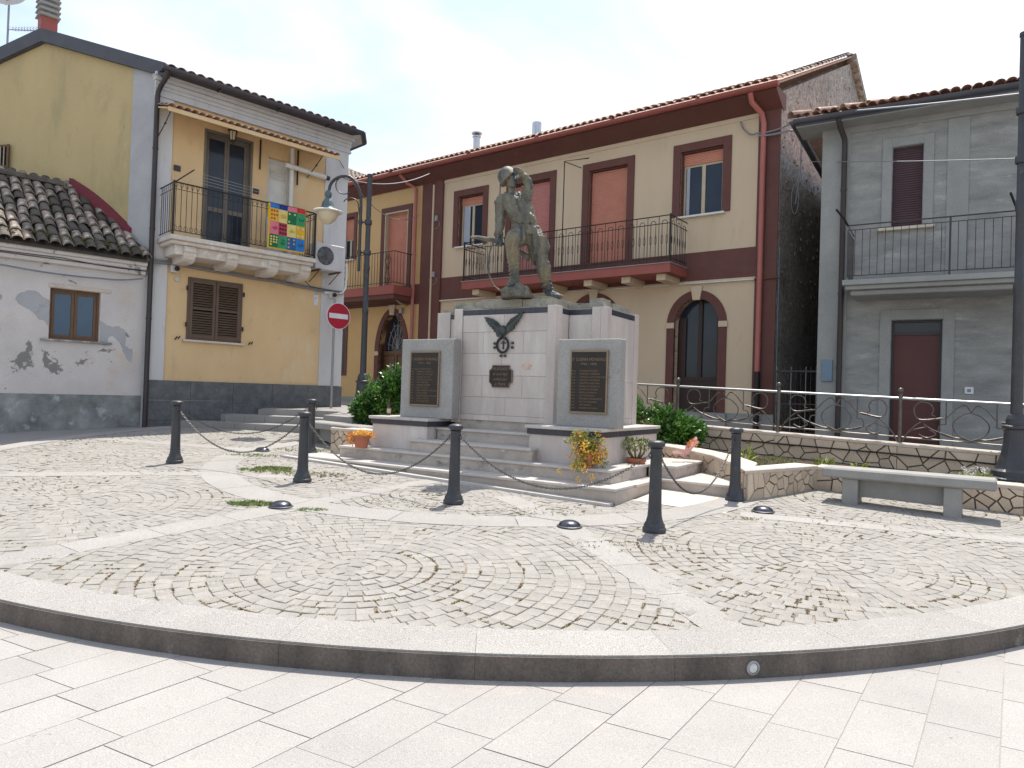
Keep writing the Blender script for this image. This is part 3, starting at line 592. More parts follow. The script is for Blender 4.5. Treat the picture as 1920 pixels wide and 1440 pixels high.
def loft(mb, secs, n=20):
    vs = []; fs = []; k = len(secs)
    for c_, rx, ry in secs:
        for j in range(n): t = 2*math.pi*j/n; vs.append((c_.x+rx*math.cos(t), c_.y+ry*math.sin(t), c_.z))
    for i in range(k-1):
        for j in range(n): fs.append((i*n+j, i*n+(j+1) % n, (i+1)*n+(j+1) % n, (i+1)*n+j))
    fs += [tuple(range(n-1, -1, -1)), tuple((k-1)*n+j for j in range(n))]; mb.add(vs, fs)
b = MB()
loft(b, [(S(772, 800), .10, .10), (S(765, 760), .20, .135), (S(756, 712), .215, .145), (S(753, 708), .25, .175), (S(748, 696), .25, .175), (S(742, 672), .225, .155), (S(739, 655), .20, .14), (S(738, 640), .19, .13), (S(725, 600), .20, .14), (S(705, 545), .215, .15), (S(683, 490), .235, .15), (S(665, 445), .225, .135), (S(648, 408), .17, .11), (S(636, 385), .09, .08)])
limb(b, [(S(636, 400), .075), (S(632, 360), .065), (S(628, 315, -.01), .062)])
# head, face turned to the viewer's right
hd = S(628, 262, -.03); RH = Matrix.Rotation(R(28), 4, 'Z') @ Matrix.Rotation(R(8), 4, 'Y')
def hp(x, y, z): return hd+RH.to_3x3() @ Vector((x, y, z))
blob(b, hd, .085, .105, .125, RH); blob(b, hp(0, -.035, -.075), .058, .062, .058, RH); blob(b, hp(0, -.075, -.105), .03, .026, .026)      # skull, jaw, chin
limb(b, [(hp(0, -.10, .03), .010), (hp(0, -.125, -.012), .016)]); blob(b, hp(0, -.118, -.018), .022, .016, .012)                            # nose
for s in (-1, 1):
    limb(b, [(hp(.012*s, -.098, .035), .012), (hp(.05*s, -.085, .03), .011)], 8)      # brow
    blob(b, hp(.034*s, -.082, .012), .017, .012, .010)                                 # eye
    blob(b, hp(.045*s, -.068, -.028), .026, .026, .026); blob(b, hp(.086*s, .0, -.01), .014, .024, .034)   # cheek, ear
limb(b, [(hp(-.026, -.102, -.055), .007), (hp(0, -.110, -.053), .008), (hp(.026, -.102, -.055), .007)], 8); limb(b, [(hp(-.022, -.100, -.070), .008), (hp(.022, -.100, -.070), .008)], 8)
# collar, lapels, tunic folds
limb(b, [(S(578, 372, .02), .03), (S(592, 410, -.07), .028), (S(640, 455, -.13), .018)]); limb(b, [(S(690, 360, .02), .03), (S(690, 400, -.07), .028), (S(662, 460, -.13), .018)])
rnd = random.Random(8)
for x0, y0, x1, y1 in ((552, 440, 668, 625), (575, 425, 690, 640), (598, 440, 705, 640), (625, 470, 716, 640), (652, 490, 728, 640), (690, 450, 735, 640), (715, 440, 748, 640), (740, 450, 765, 635), (765, 470, 790, 630), (785, 500, 812, 630)):
    dd = lambda x, y: -.150+.16*((x-(690 if y < 560 else 725))/125)**2
    P = []
    for i in range(6):
        t = i/5; x = x0+(x1-x0)*t+rnd.uniform(-4, 4); y = y0+(y1-y0)*t; P.append((S(x, y, min(dd(x, y), -.01)), .017*(.6+.6*math.sin(math.pi*t))))
    limb(b, [(q+Vector((0, -.012, 0)), r_*1.6) for q, r_ in P], 8)
for yy, rr in ((650, .150), (668, .16)):
    pts = [S(740+112*math.cos(t), yy+6*math.sin(t*2), -rr*math.sin(t)*1.0) for t in [math.pi*i/12 for i in range(13)]]; limb(b, [(p, .014) for p in pts], 8)   # belt edges
for i in range(9): x = 650+22*i; limb(b, [(S(x, 672, -.15), .016), (S(x+rnd.uniform(-8, 8), 725, -.165), .02)], 8)          # skirt pleats
# hanging arm (viewer's left) with the rifle hand
limb(b, [(S(548, 415), .088), (S(527, 450, .01), .088), (S(530, 560, .03), .078), (S(528, 640, .0), .070), (S(520, 725, -.04), .060)])
limb(b, [(S(521, 712, -.04), .07), (S(519, 732, -.045), .068)])
limb(b, [(S(516, 745, -.045), .036), (S(514, 782, -.05), .046)])
for i in range(4):
    x = 497+13*i; limb(b, [(S(x, 775, -.085), .016), (S(x-2, 800, -.10), .016), (S(x-1, 822-2*i, -.075), .015), (S(x+3, 815, -.04), .014)], 8)
limb(b, [(S(540, 765, -.07), .016), (S(548, 790, -.09), .016), (S(545, 810, -.07), .014)], 8)
# raised arm, hand shading the eyes
limb(b, [(S(735, 430), .10), (S(752, 400, -.03), .09), (S(768, 350, -.08), .078), (S(770, 310, -.12), .064)])
limb(b, [(S(770, 312, -.12), .062), (S(745, 268, -.16), .054), (S(720, 238, -.19), .044)]); limb(b, [(S(738, 258, -.165), .056), (S(730, 248, -.175), .056)])
limb(b, [(S(718, 228, -.20), .036), (S(696, 212, -.21), .044)])
for i in range(4):
    z = 196+11*i; limb(b, [(S(698, z, -.225), .016), (S(672-i, z-4, -.235), .0155), (S(650+i*3, z-1, -.205), .014), (S(642+i*4, z+6, -.17), .012)], 8)
limb(b, [(S(702, 238, -.2), .018), (S(690, 262, -.19), .017), (S(672, 268, -.17), .014)], 8)
for i in range(4): y = 330+28*i; limb(b, [(S(715, y, -.09), .014), (S(770, y+14, -.15+.015*i), .016), (S(805, y+8, -.07), .013)], 8)
# legs: viewer's left knee bent forward on the rock, right leg stretched back
limb(b, [(S(700, 735, -.02), .15), (S(668, 760, -.14), .145), (S(632, 785, -.27), .118)])
limb(b, [(S(622, 795, -.29), .105), (S(632, 870, -.27), .098), (S(640, 930, -.25), .098), (S(648, 1010, -.24), .078), (S(656, 1085, -.24), .060), (S(655, 1120, -.24), .062)])
limb(b, [(S(655, 1125, -.23), .062), (S(632, 1150, -.30), .058), (S(606, 1172, -.38), .048)])
limb(b, [(S(815, 735), .155), (S(842, 800, -.01), .142), (S(868, 870, -.02), .118), (S(880, 930, -.02), .098), (S(895, 1000, .0), .104), (S(915, 1080, .02), .080), (S(938, 1165, .03), .060), (S(945, 1200, .03), .062)])
limb(b, [(S(948, 1205, .02), .064), (S(975, 1225, -.06), .056), (S(1015, 1238, -.14), .046), (S(1035, 1243, -.18), .038)])
for i in range(7):   # puttee windings
    y = 900+34*i; c1 = S(638+i*2.5, y, -.255+.003*i); r_ = .097-.0052*i; limb(b, [(c1+Vector((r_*math.cos(t), r_*math.sin(t), .02*math.cos(t))), .009) for t in [2*math.pi*k/12 for k in range(13)]], 6)
    y = 955+36*i; c1 = S(888+i*8, y, .0+.004*i); r_ = .103-.006*i; limb(b, [(c1+Vector((r_*math.cos(t), r_*math.sin(t), .02*math.cos(t))), .009) for t in [2*math.pi*k/12 for k in range(13)]], 6)
for i in range(6): x = 800+22*i; limb(b, [(S(x, 740, -.14), .02), (S(x+20, 830, -.135), .026), (S(x+12, 905, -.09), .014)], 8)
limb(b, [(S(796, 800, .06), .06), (S(806, 880, .08), .062), (S(822, 950, .09), .04)])      # hanging breeches cloth
limb(b, [(S(838, 640, .05), .04), (S(852, 690, .06), .06), (S(862, 735, .06), .04)])       # ammunition pouch at the hip
me = b.mesh('body', 'bronze', dz=0); ob = bpy.data.objects.new('tmp', me); C.objects.link(ob)
m_ = ob.modifiers.new('r', 'REMESH'); m_.mode = 'VOXEL'; m_.voxel_size = .0085
m_ = ob.modifiers.new('s', 'SMOOTH'); m_.iterations = 2; m_.factor = .5
me2 = bpy.data.meshes.new_from_object(ob.evaluated_get(bpy.context.evaluated_depsgraph_get())); bpy.data.objects.remove(ob); me2.name = 'body'
_nv = [v.normal.copy() for v in me2.vertices]
for v, nv in zip(me2.vertices, _nv):
    p = v.co.copy(); hm = 1 if (p-hd).length > .2 else .15
    n_ = hm*noise.noise(Vector((p.x*17, p.y*17, p.z*4.5)))*.020+hm*noise.noise(Vector((p.x*38, p.y*38, p.z*12)))*.010+noise.noise(p*60)*.002; v.co = p+nv*n_
for p in me2.polygons: p.use_smooth = True
me2.transform(Matrix.Translation((0, 0, -3.085)))
link('body', me2, sta)
# helmet
ax = Vector((-.62, .10, .72)).normalized(); hc = S(598, 236, .0); Q = ax.to_track_quat('Z', 'Y').to_matrix().to_4x4()
mb = MB(); mb.lathe([(.163, -.03), (.165, -.02), (.156, .0), (.150, .03), (.145, .065), (.128, .112), (.096, .145), (.055, .163), (.012, .168)], 28, T=Matrix.Translation(hc) @ Q @ Matrix.Diagonal((.88, 1.0, 1, 1)))
mb.lathe([(.155, -.04), (.170, -.037), (.170, -.027), (.158, -.022)], 28, T=Matrix.Translation(hc) @ Q @ Matrix.Diagonal((.88, 1.0, 1, 1)))
part('helmet', mb, 'bronze', sta, smooth=True)
mb = MB(); mb.tube([S(285, 774, -.18), S(340, 770, -.16), S(470, 783, -.10), S(540, 795, -.05), S(640, 832, .03), S(680, 850, .05)], 1, 8, radii=[.018, .03, .036, .024, .026, .032])
mb.tube([S(672, 846, .05), S(720, 866, .08), S(768, 893, .1)], 1, 8, radii=[.03, .045, .062]); mb.tube([S(752, 885, .1), S(768, 930, .1)], .028, 6)
part('rifle', mb, 'bronze', sta, smooth=True)
mb = MB(); mb.tube([S(478, 795, -.1), S(455, 850, -.12), S(436, 920, -.14), S(430, 1010, -.15), S(445, 1100, -.16), S(480, 1170, -.16), S(555, 1222, -.15)], .012, 6); part('rifle_strap', mb, 'bronze', sta)
bm = bmesh.new(); bmesh.ops.create_icosphere(bm, subdivisions=4, radius=1); mb = MB()
for v in bm.verts:
    p = v.co.copy(); rr = 1+.22*noise.noise(p*1.8)+.08*noise.noise(p*5)
    v.co = Vector((p.x*.245*rr, p.y*.30*rr, max(-.02, (p.z*.185+.02)*rr*(1.05-.35*max(0, p.x)))))
bm.verts.ensure_lookup_table(); rc = S(678, 1262, -.2)
mb.add([v.co+rc for v in bm.verts], [[v.index for v in f.verts] for f in bm.faces]); bm.free(); part('rock', mb, 'bronze', sta)
sta.location = (.083, 10.5, 3.078); sta.scale = (.975, .975, .975)

# ------------------------------------------------------------ bollards and chains
BP = dict(A=(-4.82, 10.16), B=(-2.64, 9.02), C=(-.62, 8.0), D=(1.45, 6.97), E=(2.79, 8.70), F=(-3.24, 11.45))
BL = dict(A='dark iron bollard standing alone at the left, both its chains leading right', B='dark iron bollard on the left, just in front of a farther one', C='dark iron bollard in the middle, in front of the memorial steps',
          D='nearest and largest dark iron bollard, right of the memorial corner', E='dark iron bollard against the end of the crazy paved planter wall', F='farthest dark iron bollard, by the left planter wall and stone bench')
prof = [(.115, 0), (.117, .03), (.112, .042), (.105, .046), (.103, .07), (.085, .10), (.071, .15), (.066, .22), (.062, .40), (.058, .60), (.056, .755), (.062, .765), (.062, .785), (.057, .79), (.057, .81), (.064, .815), (.066, .82), (.056, .826), (.078, .84), (.084, .855), (.085, .872), (.074, .888), (.045, .898), (.0, .90)]
bme = MB().lathe(prof, 24).mesh('post', 'castiron', True)
rmes = []
for s in (-1, 1):
    rme = MB(); rme.tube([(s*(.055+.028*math.sin(t)), 0, .775-.024*(1-math.cos(t))) for t in [math.pi*i/6 for i in range(7)]], .007, 6); rmes.append(rme.mesh('chain_ring', 'castiron'))
for k, (x, y) in BP.items():
    o = thing('bollard', BL[k], 'bollard', (x, y, gz(y)), {'A': -.5, 'B': -.47, 'C': -.47, 'D': .3, 'E': .9, 'F': .6}[k], 'bollards round the memorial'); link('post', bme, o); [link('chain_ring', q, o) for q in rmes]
def chain(a, b_, low, label):
    (x0, y0), (x1, y1) = BP[a], BP[b_]; d = Vector((x1-x0, y1-y0)).normalized()*.085
    A_ = Vector((x0+d.x, y0+d.y, gz(y0)+.74)); B_ = Vector((x1-d.x, y1-d.y, gz(y1)+.74)); ln = (B_-A_).length
    sag = (A_.z+B_.z)/2-gz((y0+y1)/2)-low; n = int((ln+2.2*sag*sag/ln)/.030)
    base = thing('chain', label, 'chain', (0, 0, 0), 0, 'chains between the bollards'); mb = MB(); prev = None
    f = lambda t: Vector((A_.x+(B_.x-A_.x)*t, A_.y+(B_.y-A_.y)*t, A_.z+(B_.z-A_.z)*t-4*sag*t*(1-t)))
    base.location = A_; 
    for i in range(n):
        p = f((i+.5)/n); tn = (f((i+1)/n)-f(i/n)).normalized(); q = tn.cross(Vector((0, 0, 1))).normalized(); r_ = tn.cross(q)
        u = q if i % 2 else r_; L = []
        for k in range(8):
            t = 2*math.pi*k/8; L.append(p+tn*(.024*math.cos(t))+u*(.0105*math.sin(t)))
        o = len(mb.v); w_ = tn.cross(u); m = 4
        for k in range(8):
            tt = (L[(k+1) % 8]-L[k-1]).normalized(); s1 = tt.cross(w_)
            for j in range(m): a_ = math.pi/2*j+.78; mb.v.append(tuple(L[k]+(s1*math.cos(a_)+w_*math.sin(a_))*.0042-Vector((A_.x, A_.y, 0))))
        for k in range(8):
            for j in range(m): mb.f.append((o+k*m+j, o+k*m+(j+1) % m, o+((k+1) % 8)*m+(j+1) % m, o+((k+1) % 8)*m+j))
    part('chain_links', mb, 'chain', base)
chain('A', 'B', .27, 'lower left chain hanging from the lone left bollard to the nearer of the pair'); chain('A', 'F', .38, 'upper left chain running back from the lone left bollard to the farthest bollard')
chain('B', 'C', .22, 'long chain hanging left of the middle bollard'); chain('C', 'D', .30, 'long chain hanging right of the middle bollard in front of the steps'); chain('D', 'E', .24, 'short chain between the nearest bollard and the planter wall bollard')
# dome ground lights on the ring
for (x, y, l) in ((-4.08, 11.62, 'farthest round domed ground light, behind the left chain'), (-2.42, 7.52, 'round domed ground light with grass beside it, on the left of the ring'), (.62, 7.05, 'round domed ground light where the front band meets the ring, left of the nearest bollard'), (2.92, 8.08, 'round domed ground light on the right, in front of the planter wall')):
    o = thing('ground_light', l, 'ground light', (x, y, gz(y)), 0, 'domed lights set in the ring')
    part('rim', MB().lathe([(.128, 0), (.128, .010), (.116, .016), (.1, .018)], 28, c=(0, 0, gz(y))), 'castiron', o, smooth=True)
    part('dome', MB().lathe([(.114, .012), (.109, .028), (.093, .046), (.065, .060), (.033, .067), (0, .069)], 28, c=(0, 0, gz(y))), 'dome', o, smooth=True)
a = math.atan2(4.12-CY, 1.43-CX); kx, ky = CX+rk(a)*math.cos(a), CY+rk(a)*math.sin(a)
o = thing('kerb_light', 'small round recessed light in the dark face of the kerb', 'light', (kx, ky, gz(ky)-.075), a+math.pi/2)
T = Matrix.Rotation(math.pi/2, 4, 'X')
part('bezel', MB().lathe([(.0, .0), (.042, 0), (.042, .01), (.030, .013), (.030, .007), (0, .007)], 20, T=Matrix.Translation((0, 0, gz(ky)-.075)) @ T), 'galv', o); part('lens', MB().lathe([(0, .0075), (.028, .0075), (.025, .012), (0, .014)], 20, T=Matrix.Translation((0, 0, gz(ky)-.075)) @ T), 'acwhite', o)

# ------------------------------------------------------------ crazy-paved planter walls
def clip(poly, p, n_):
    out = []
    for i in range(len(poly)):
        a, b = poly[i], poly[(i+1) % len(poly)]; da = (a[0]-p[0])*n_[0]+(a[1]-p[1])*n_[1]; db = (b[0]-p[0])*n_[0]+(b[1]-p[1])*n_[1]
        if da <= 0: out.append(a)
        if (da < 0 < db) or (db < 0 < da): t = da/(da-db); out.append((a[0]+(b[0]-a[0])*t, a[1]+(b[1]-a[1])*t))
    return out
def voronoi(L, Hh, size, rnd, gap=.008):
    n = max(2, int(L*Hh/(size*size))); pts = []
    for i in range(n*30):
        if len(pts) >= n: break
        q = (rnd.uniform(0, L), rnd.uniform(0, Hh))
        if all((q[0]-a)**2+((q[1]-b)*1.1)**2 > (size*.62)**2 for a, b in pts): pts.append(q)
    for i, a in enumerate(pts):
        P = [(0.002, 0.002), (L-.002, .002), (L-.002, Hh-.002), (.002, Hh-.002)]
        for j, b in enumerate(pts):
            if i == j: continue
            d = (b[0]-a[0], b[1]-a[1]); l = math.hypot(*d)
            if l > 4*size: continue
            d = (d[0]/l, d[1]/l); P = clip(P, (a[0]+d[0]*(l/2-gap), a[1]+d[1]*(l/2-gap)), d)
            if len(P) < 3: break
        if len(P) >= 3: yield P
def pathpt(path, s):
    for a, b in zip(path, path[1:]):
        l = math.hypot(b[0]-a[0], b[1]-a[1])
        if s <= l or b is path[-1]: t = s/l; return a[0]+(b[0]-a[0])*t, a[1]+(b[1]-a[1])*t, (b[0]-a[0])/l, (b[1]-a[1])/l
        s -= l
def crazy(parent, path, zb, zt, th, rnd, size=.17, capw=None, side=-1, cap=True, step=.0, thick=.03):
    """wall along path (world xy), stones on the side given, coping on top; zb/zt functions of (x,y)"""
    L = sum(math.hypot(b[0]-a[0], b[1]-a[1]) for a, b in zip(path, path[1:])); n = len(path)
    nor = []
    for i in range(n):
        d = Vector((0, 0))
        if i > 0: d += (Vector(path[i])-Vector(path[i-1])).normalized()
        if i < n-1: d += (Vector(path[i+1])-Vector(path[i])).normalized()
        d.normalize(); e = (Vector(path[i])-Vector(path[i-1])).normalized() if i > 0 else d
        nor.append(Vector((d.y, -d.x))*side*-1/max(.5, d.dot(e)))
    for k, (nm, m, off0, off1, f0, f1) in enumerate((('core', 'crazygap', 0, th, zb, lambda x, y: zt(x, y)-.05), ('coping', 'coping', -.035, th+.02, lambda x, y: zt(x, y)-.05, zt))):
        if k == 1 and not cap: continue
        mb = MB(); vs = []
        for i in range(n):
            for of in (off0, off1):
                x, y = path[i][0]+nor[i].x*of, path[i][1]+nor[i].y*of; X, Y = path[i]
                if k == 1: vs += [(x, y, f0(X, Y)), (x, y, f1(X, Y)-.012)]
                else: vs += [(x, y, f0(X, Y)), (x, y, f1(X, Y))]
        fs = []
        for i in range(n-1):
            q = 4*i; fs += [(q, q+4, q+5, q+1), (q+2, q+3, q+7, q+6), (q, q+2, q+6, q+4)]
            if k == 0: fs.append((q+1, q+5, q+7, q+3))
        fs += [(0, 1, 3, 2), (4*n-4, 4*n-2, 4*n-1, 4*n-3)]
        if k == 1:
            o = len(vs)
            for i in range(n):
                for of in (off0+.014, off1-.014): vs.append((path[i][0]+nor[i].x*of, path[i][1]+nor[i].y*of, f1(*path[i])))
            for i in range(n-1): q = 4*i; r_ = o+2*i; fs += [(r_, r_+2, r_+3, r_+1), (q+1, q+5, r_+2, r_), (q+3, r_+1, r_+3, q+7)]
            fs += [(1, o, o+1, 3), (4*n-3, 4*n-1, o+2*n-1, o+2*n-2)]
        mb.add(vs, fs); part(nm, mb, m, parent)
    Hh = max(zt(*p)-zb(*p) for p in path)-.05
    s0 = 0
    for a, b in zip(path, path[1:]):
        l = math.hypot(b[0]-a[0], b[1]-a[1]); d = Vector(((b[0]-a[0])/l, (b[1]-a[1])/l)); q = Vector((d.y, -d.x))*side
        if l < .05: continue
        for P in voronoi(l, Hh, size, rnd):
            mb = MB(); m = len(P); t_ = thick*rnd.uniform(.7, 1.1); cx = sum(p[0] for p in P)/m; cz = sum(p[1] for p in P)/m
            f = lambda p, of, sc_: (a[0]+d.x*(cx+(p[0]-cx)*sc_)+q.x*of, a[1]+d.y*(cx+(p[0]-cx)*sc_)+q.y*of, min(zt(a[0]+d.x*p[0], a[1]+d.y*p[0])-.052, zb(a[0]+d.x*p[0], a[1]+d.y*p[0])+cz+(p[1]-cz)*sc_))
            mb.add([f(p, -.003, 1) for p in P]+[f(p, t_*.7, 1) for p in P]+[f(p, t_, .94) for p in P], [tuple(range(2*m, 3*m))]+[(i, (i+1) % m, m+(i+1) % m, m+i) for i in range(m)]+[(m+i, m+(i+1) % m, 2*m+(i+1) % m, 2*m+i) for i in range(m)])
            part('stone', mb, 'crazy', parent)
rnd = random.Random(31)
zg = lambda x, y: gz(y)-.02
# curved near wall of the right planter and its straight front
W1 = [(2.20, 11.75), (2.50, 11.25), (2.76, 10.7), (2.93, 10.05), (2.985, 9.4), (2.93, 8.72)]
pw = thing('planter_wall', 'low crazy paved planter wall with pale coping behind the right hand bench', 'garden wall', (2.93, 8.72, .4))
WROOT.add(pw.name)
W1 = W1[:-1]+[(2.93, 8.72), (4.22, 9.72)]
crazy(pw, W1, zg, lambda x, y: .815 if x > 3.2 or y < 8.8 else gz(min(y, 10))+.38+max(0, y-10)*.03, .30, rnd, .14, side=1)
W3 = [(4.24, 9.72), (6.15, 8.42), (9.2, 6.3)]
crazy(pw, W3, zg, lambda x, y: gz(8.72)+.37-(x-4.2)*.022, .30, rnd, .14, side=1)
bw = thing('planter_back_wall', 'crazy paved retaining wall carrying the scrolled iron fence', 'garden wall', (5.8, 10.3, .5))
FP = [(8.6, 8.3), (7.2, 9.4), (5.8, 10.5), (4.4, 11.6), (3.0, 12.7), (1.55, 13.85), (.1, 15.0), (-1.4, 16.15), (-2.95, 17.3)]
WROOT.add(bw.name)
fd = Vector((-1.4, 1.1)).normalized(); fq = Vector((fd.y, -fd.x))
BW = [(x-fq.x*.02-.11*.62, y-.11*.79) for x, y in FP[:5]]
crazy(bw, BW[::-1], lambda x, y: gz(y)+.1, lambda x, y: gz(y)+.60, .26, rnd, .19, side=1)
mb = MB(); mb.tube([(x-.11, y-.14, gz(y)+.42+.012*math.sin(i*2)) for i, (x, y) in enumerate(FP[1:5])], .012, 6); part('irrigation_pipe', mb, 'iron', bw)
BW2 = [(x-.07, y-.09) for x, y in FP[4:]]
mb = MB()
for (a, b), (c_, d) in zip(BW2, BW2[1:]): mb.add([(a, b, gz(b)), (c_, d, gz(d)), (c_, d, gz(d)+.6), (a, b, gz(b)+.6), (a+.16, b+.2, gz(b)), (c_+.16, d+.2, gz(d)), (c_+.16, d+.2, gz(d)+.6), (a+.16, b+.2, gz(b)+.6)], [(0, 1, 2, 3), (4, 7, 6, 5), (3, 2, 6, 7)])
part('rear_wall', mb, 'coping', bw)
# soil
mb = MB(); sp2 = [(2.3, 12.0), (2.7, 11.2), (3.1, 10.2), (3.2, 9.1), (4.2, 9.95), (6.2, 8.6), (9.2, 6.5), (9.3, 7.6), (7.2, 9.3), (5.8, 10.4), (4.4, 11.5), (3.0, 12.6), (1.5, 13.7), (1.2, 12.4)]
mb.add([(x, y, gz(y)+.22) for x, y in sp2], [tuple(range(len(sp2)))]); soil = part('planter_soil', mb, 'soil', kind='structure')
# left planter
lp = thing('planter_wall', 'short crazy paved planter wall left of the memorial, behind the flower pot', 'garden wall', (*mw(-5.45, .8), .5))
WROOT.add(lp.name)
LW = [mw(-5.3, 3.2), mw(-5.45, .80)]; crazy(lp, LW, zg, lambda x, y: 1.01, .26, rnd, .2, side=1)
LW = [mw(-5.46, .78), mw(-4.46, .78)]; crazy(lp, LW, zg, lambda x, y: 1.01, .26, rnd, .145, side=1)
mb = MB(); q = [mw(-5.2, 1.0), mw(-4.4, 1.0), mw(-4.4, 1.6), mw(-3.9, 1.6), mw(-3.9, 3.6), mw(-5.1, 3.6)]; mb.add([(x, y, .9) for x, y in q], [tuple(range(6))]); part('planter_soil', mb, 'soil', kind='structure')
# ------------------------------------------------------------ benches
def bench(loc, rz, label, L=2.0):
    o = thing('stone_bench', label, 'bench', loc, rz); z = loc[2]
    pb('seat', 'stonebench', o, -L/2, L/2, -.22, .22, z+.325, z+.45, b=.02)
    for x in (-L/2+.32, L/2-.42): pb('leg', 'stonebench', o, x-.09, x+.09, -.17, .17, z-.05, z+.325, b=.008)
    pb('stretcher', 'stonebench', o, -L/2+.41, L/2-.51, -.05, .03, z+.1, z+.325, b=.004)
    return o
bench((4.80, 8.53, .42), R(-34.5), 'grey granite bench standing in front of the crazy paved wall on the right', 1.82)
bench((-3.05, 12.55, .585), R(-48), 'grey granite bench behind the left planter, beside the farthest bollard', 2.1)
# ------------------------------------------------------------ ornate fence
fe = thing('iron_fence', 'scrolled wrought iron fence with ball topped posts on the back wall', 'fence', (5.8, 10.5, 1.1))
def fz(y): return gz(y)+.60
for x, y in FP:
    z = fz(y); mb = MB().lathe([(.035, -.1), (.035, .0), (.026, .01), (.026, .70), (.032, .705), (.032, .72), (.02, .73), (.034, .745), (.04, .77), (.034, .795), (.016, .81), (0, .812)], 14, c=(x-5.8, y-10.5, z)); part('post', mb, 'greyiron', fe, smooth=True)
def curl(P, n=24):   # Catmull-Rom through P
    out = []; Q = [P[0]]+P+[P[-1]]
    for i in range(1, len(Q)-2):
        for k in range(6):
            t = k/6; p0, p1, p2, p3 = Q[i-1], Q[i], Q[i+1], Q[i+2]
            out.append(tuple(.5*(2*p1[j]+(p2[j]-p0[j])*t+(2*p0[j]-5*p1[j]+4*p2[j]-p3[j])*t*t+(3*p1[j]-p0[j]-3*p2[j]+p3[j])*t**3) for j in (0, 1)))
    out.append(P[-1]); return out
for (x0, y0), (x1, y1) in zip(FP, FP[1:]):
    z0, z1 = fz(y0), fz(y1); ln = math.hypot(x1-x0, y1-y0)
    def fp(s, h): # s 0..1, h metres above the wall
        return (x0-5.8+(x1-x0)*s, y0-10.5+(y1-y0)*s, z0+(z1-z0)*s+h)
    mb = MB(); a, b_ = fp(.01, .655), fp(.99, .655); mb.tube([a, b_], .02, 6); part('top_rail', mb, 'galv', fe)
    mb = MB(); mb.tube([fp(.01, .08), fp(.99, .08)], .011, 6); part('bottom_rail', mb, 'greyiron', fe)
    SCR = [[(.5, .10), (.40, .20), (.38, .34), (.44, .46), (.5, .50)], [(.06, .16), (.16, .33), (.32, .40), (.40, .55), (.46, .60), (.5, .50)],
           [(.30, .40), (.14, .36), (.10, .5), (.14, .61), (.21, .60), (.24, .52), (.23, .44), (.255, .42)], [(.5, .10), (.38, .14), (.24, .22), (.17, .30)], [(.5, .10), (.42, .13), (.34, .14), (.28, .20), (.29, .30), (.33, .31)], [(.33, .31), (.33, .645)], [(.02, .02), (.05, .13), (.10, .2), (.2, .26)], [(.14, .14), (.20, .10), (.26, .16), (.22, .22)]]
    for sc_ in SCR:
        for mir in (0, 1):
            P = curl(sc_) if len(sc_) > 2 else sc_
            mb = MB(); mb.tube([fp(1-s if mir else s, h) for s, h in P], .0095, 5); part('scroll', mb, 'greyiron', fe)
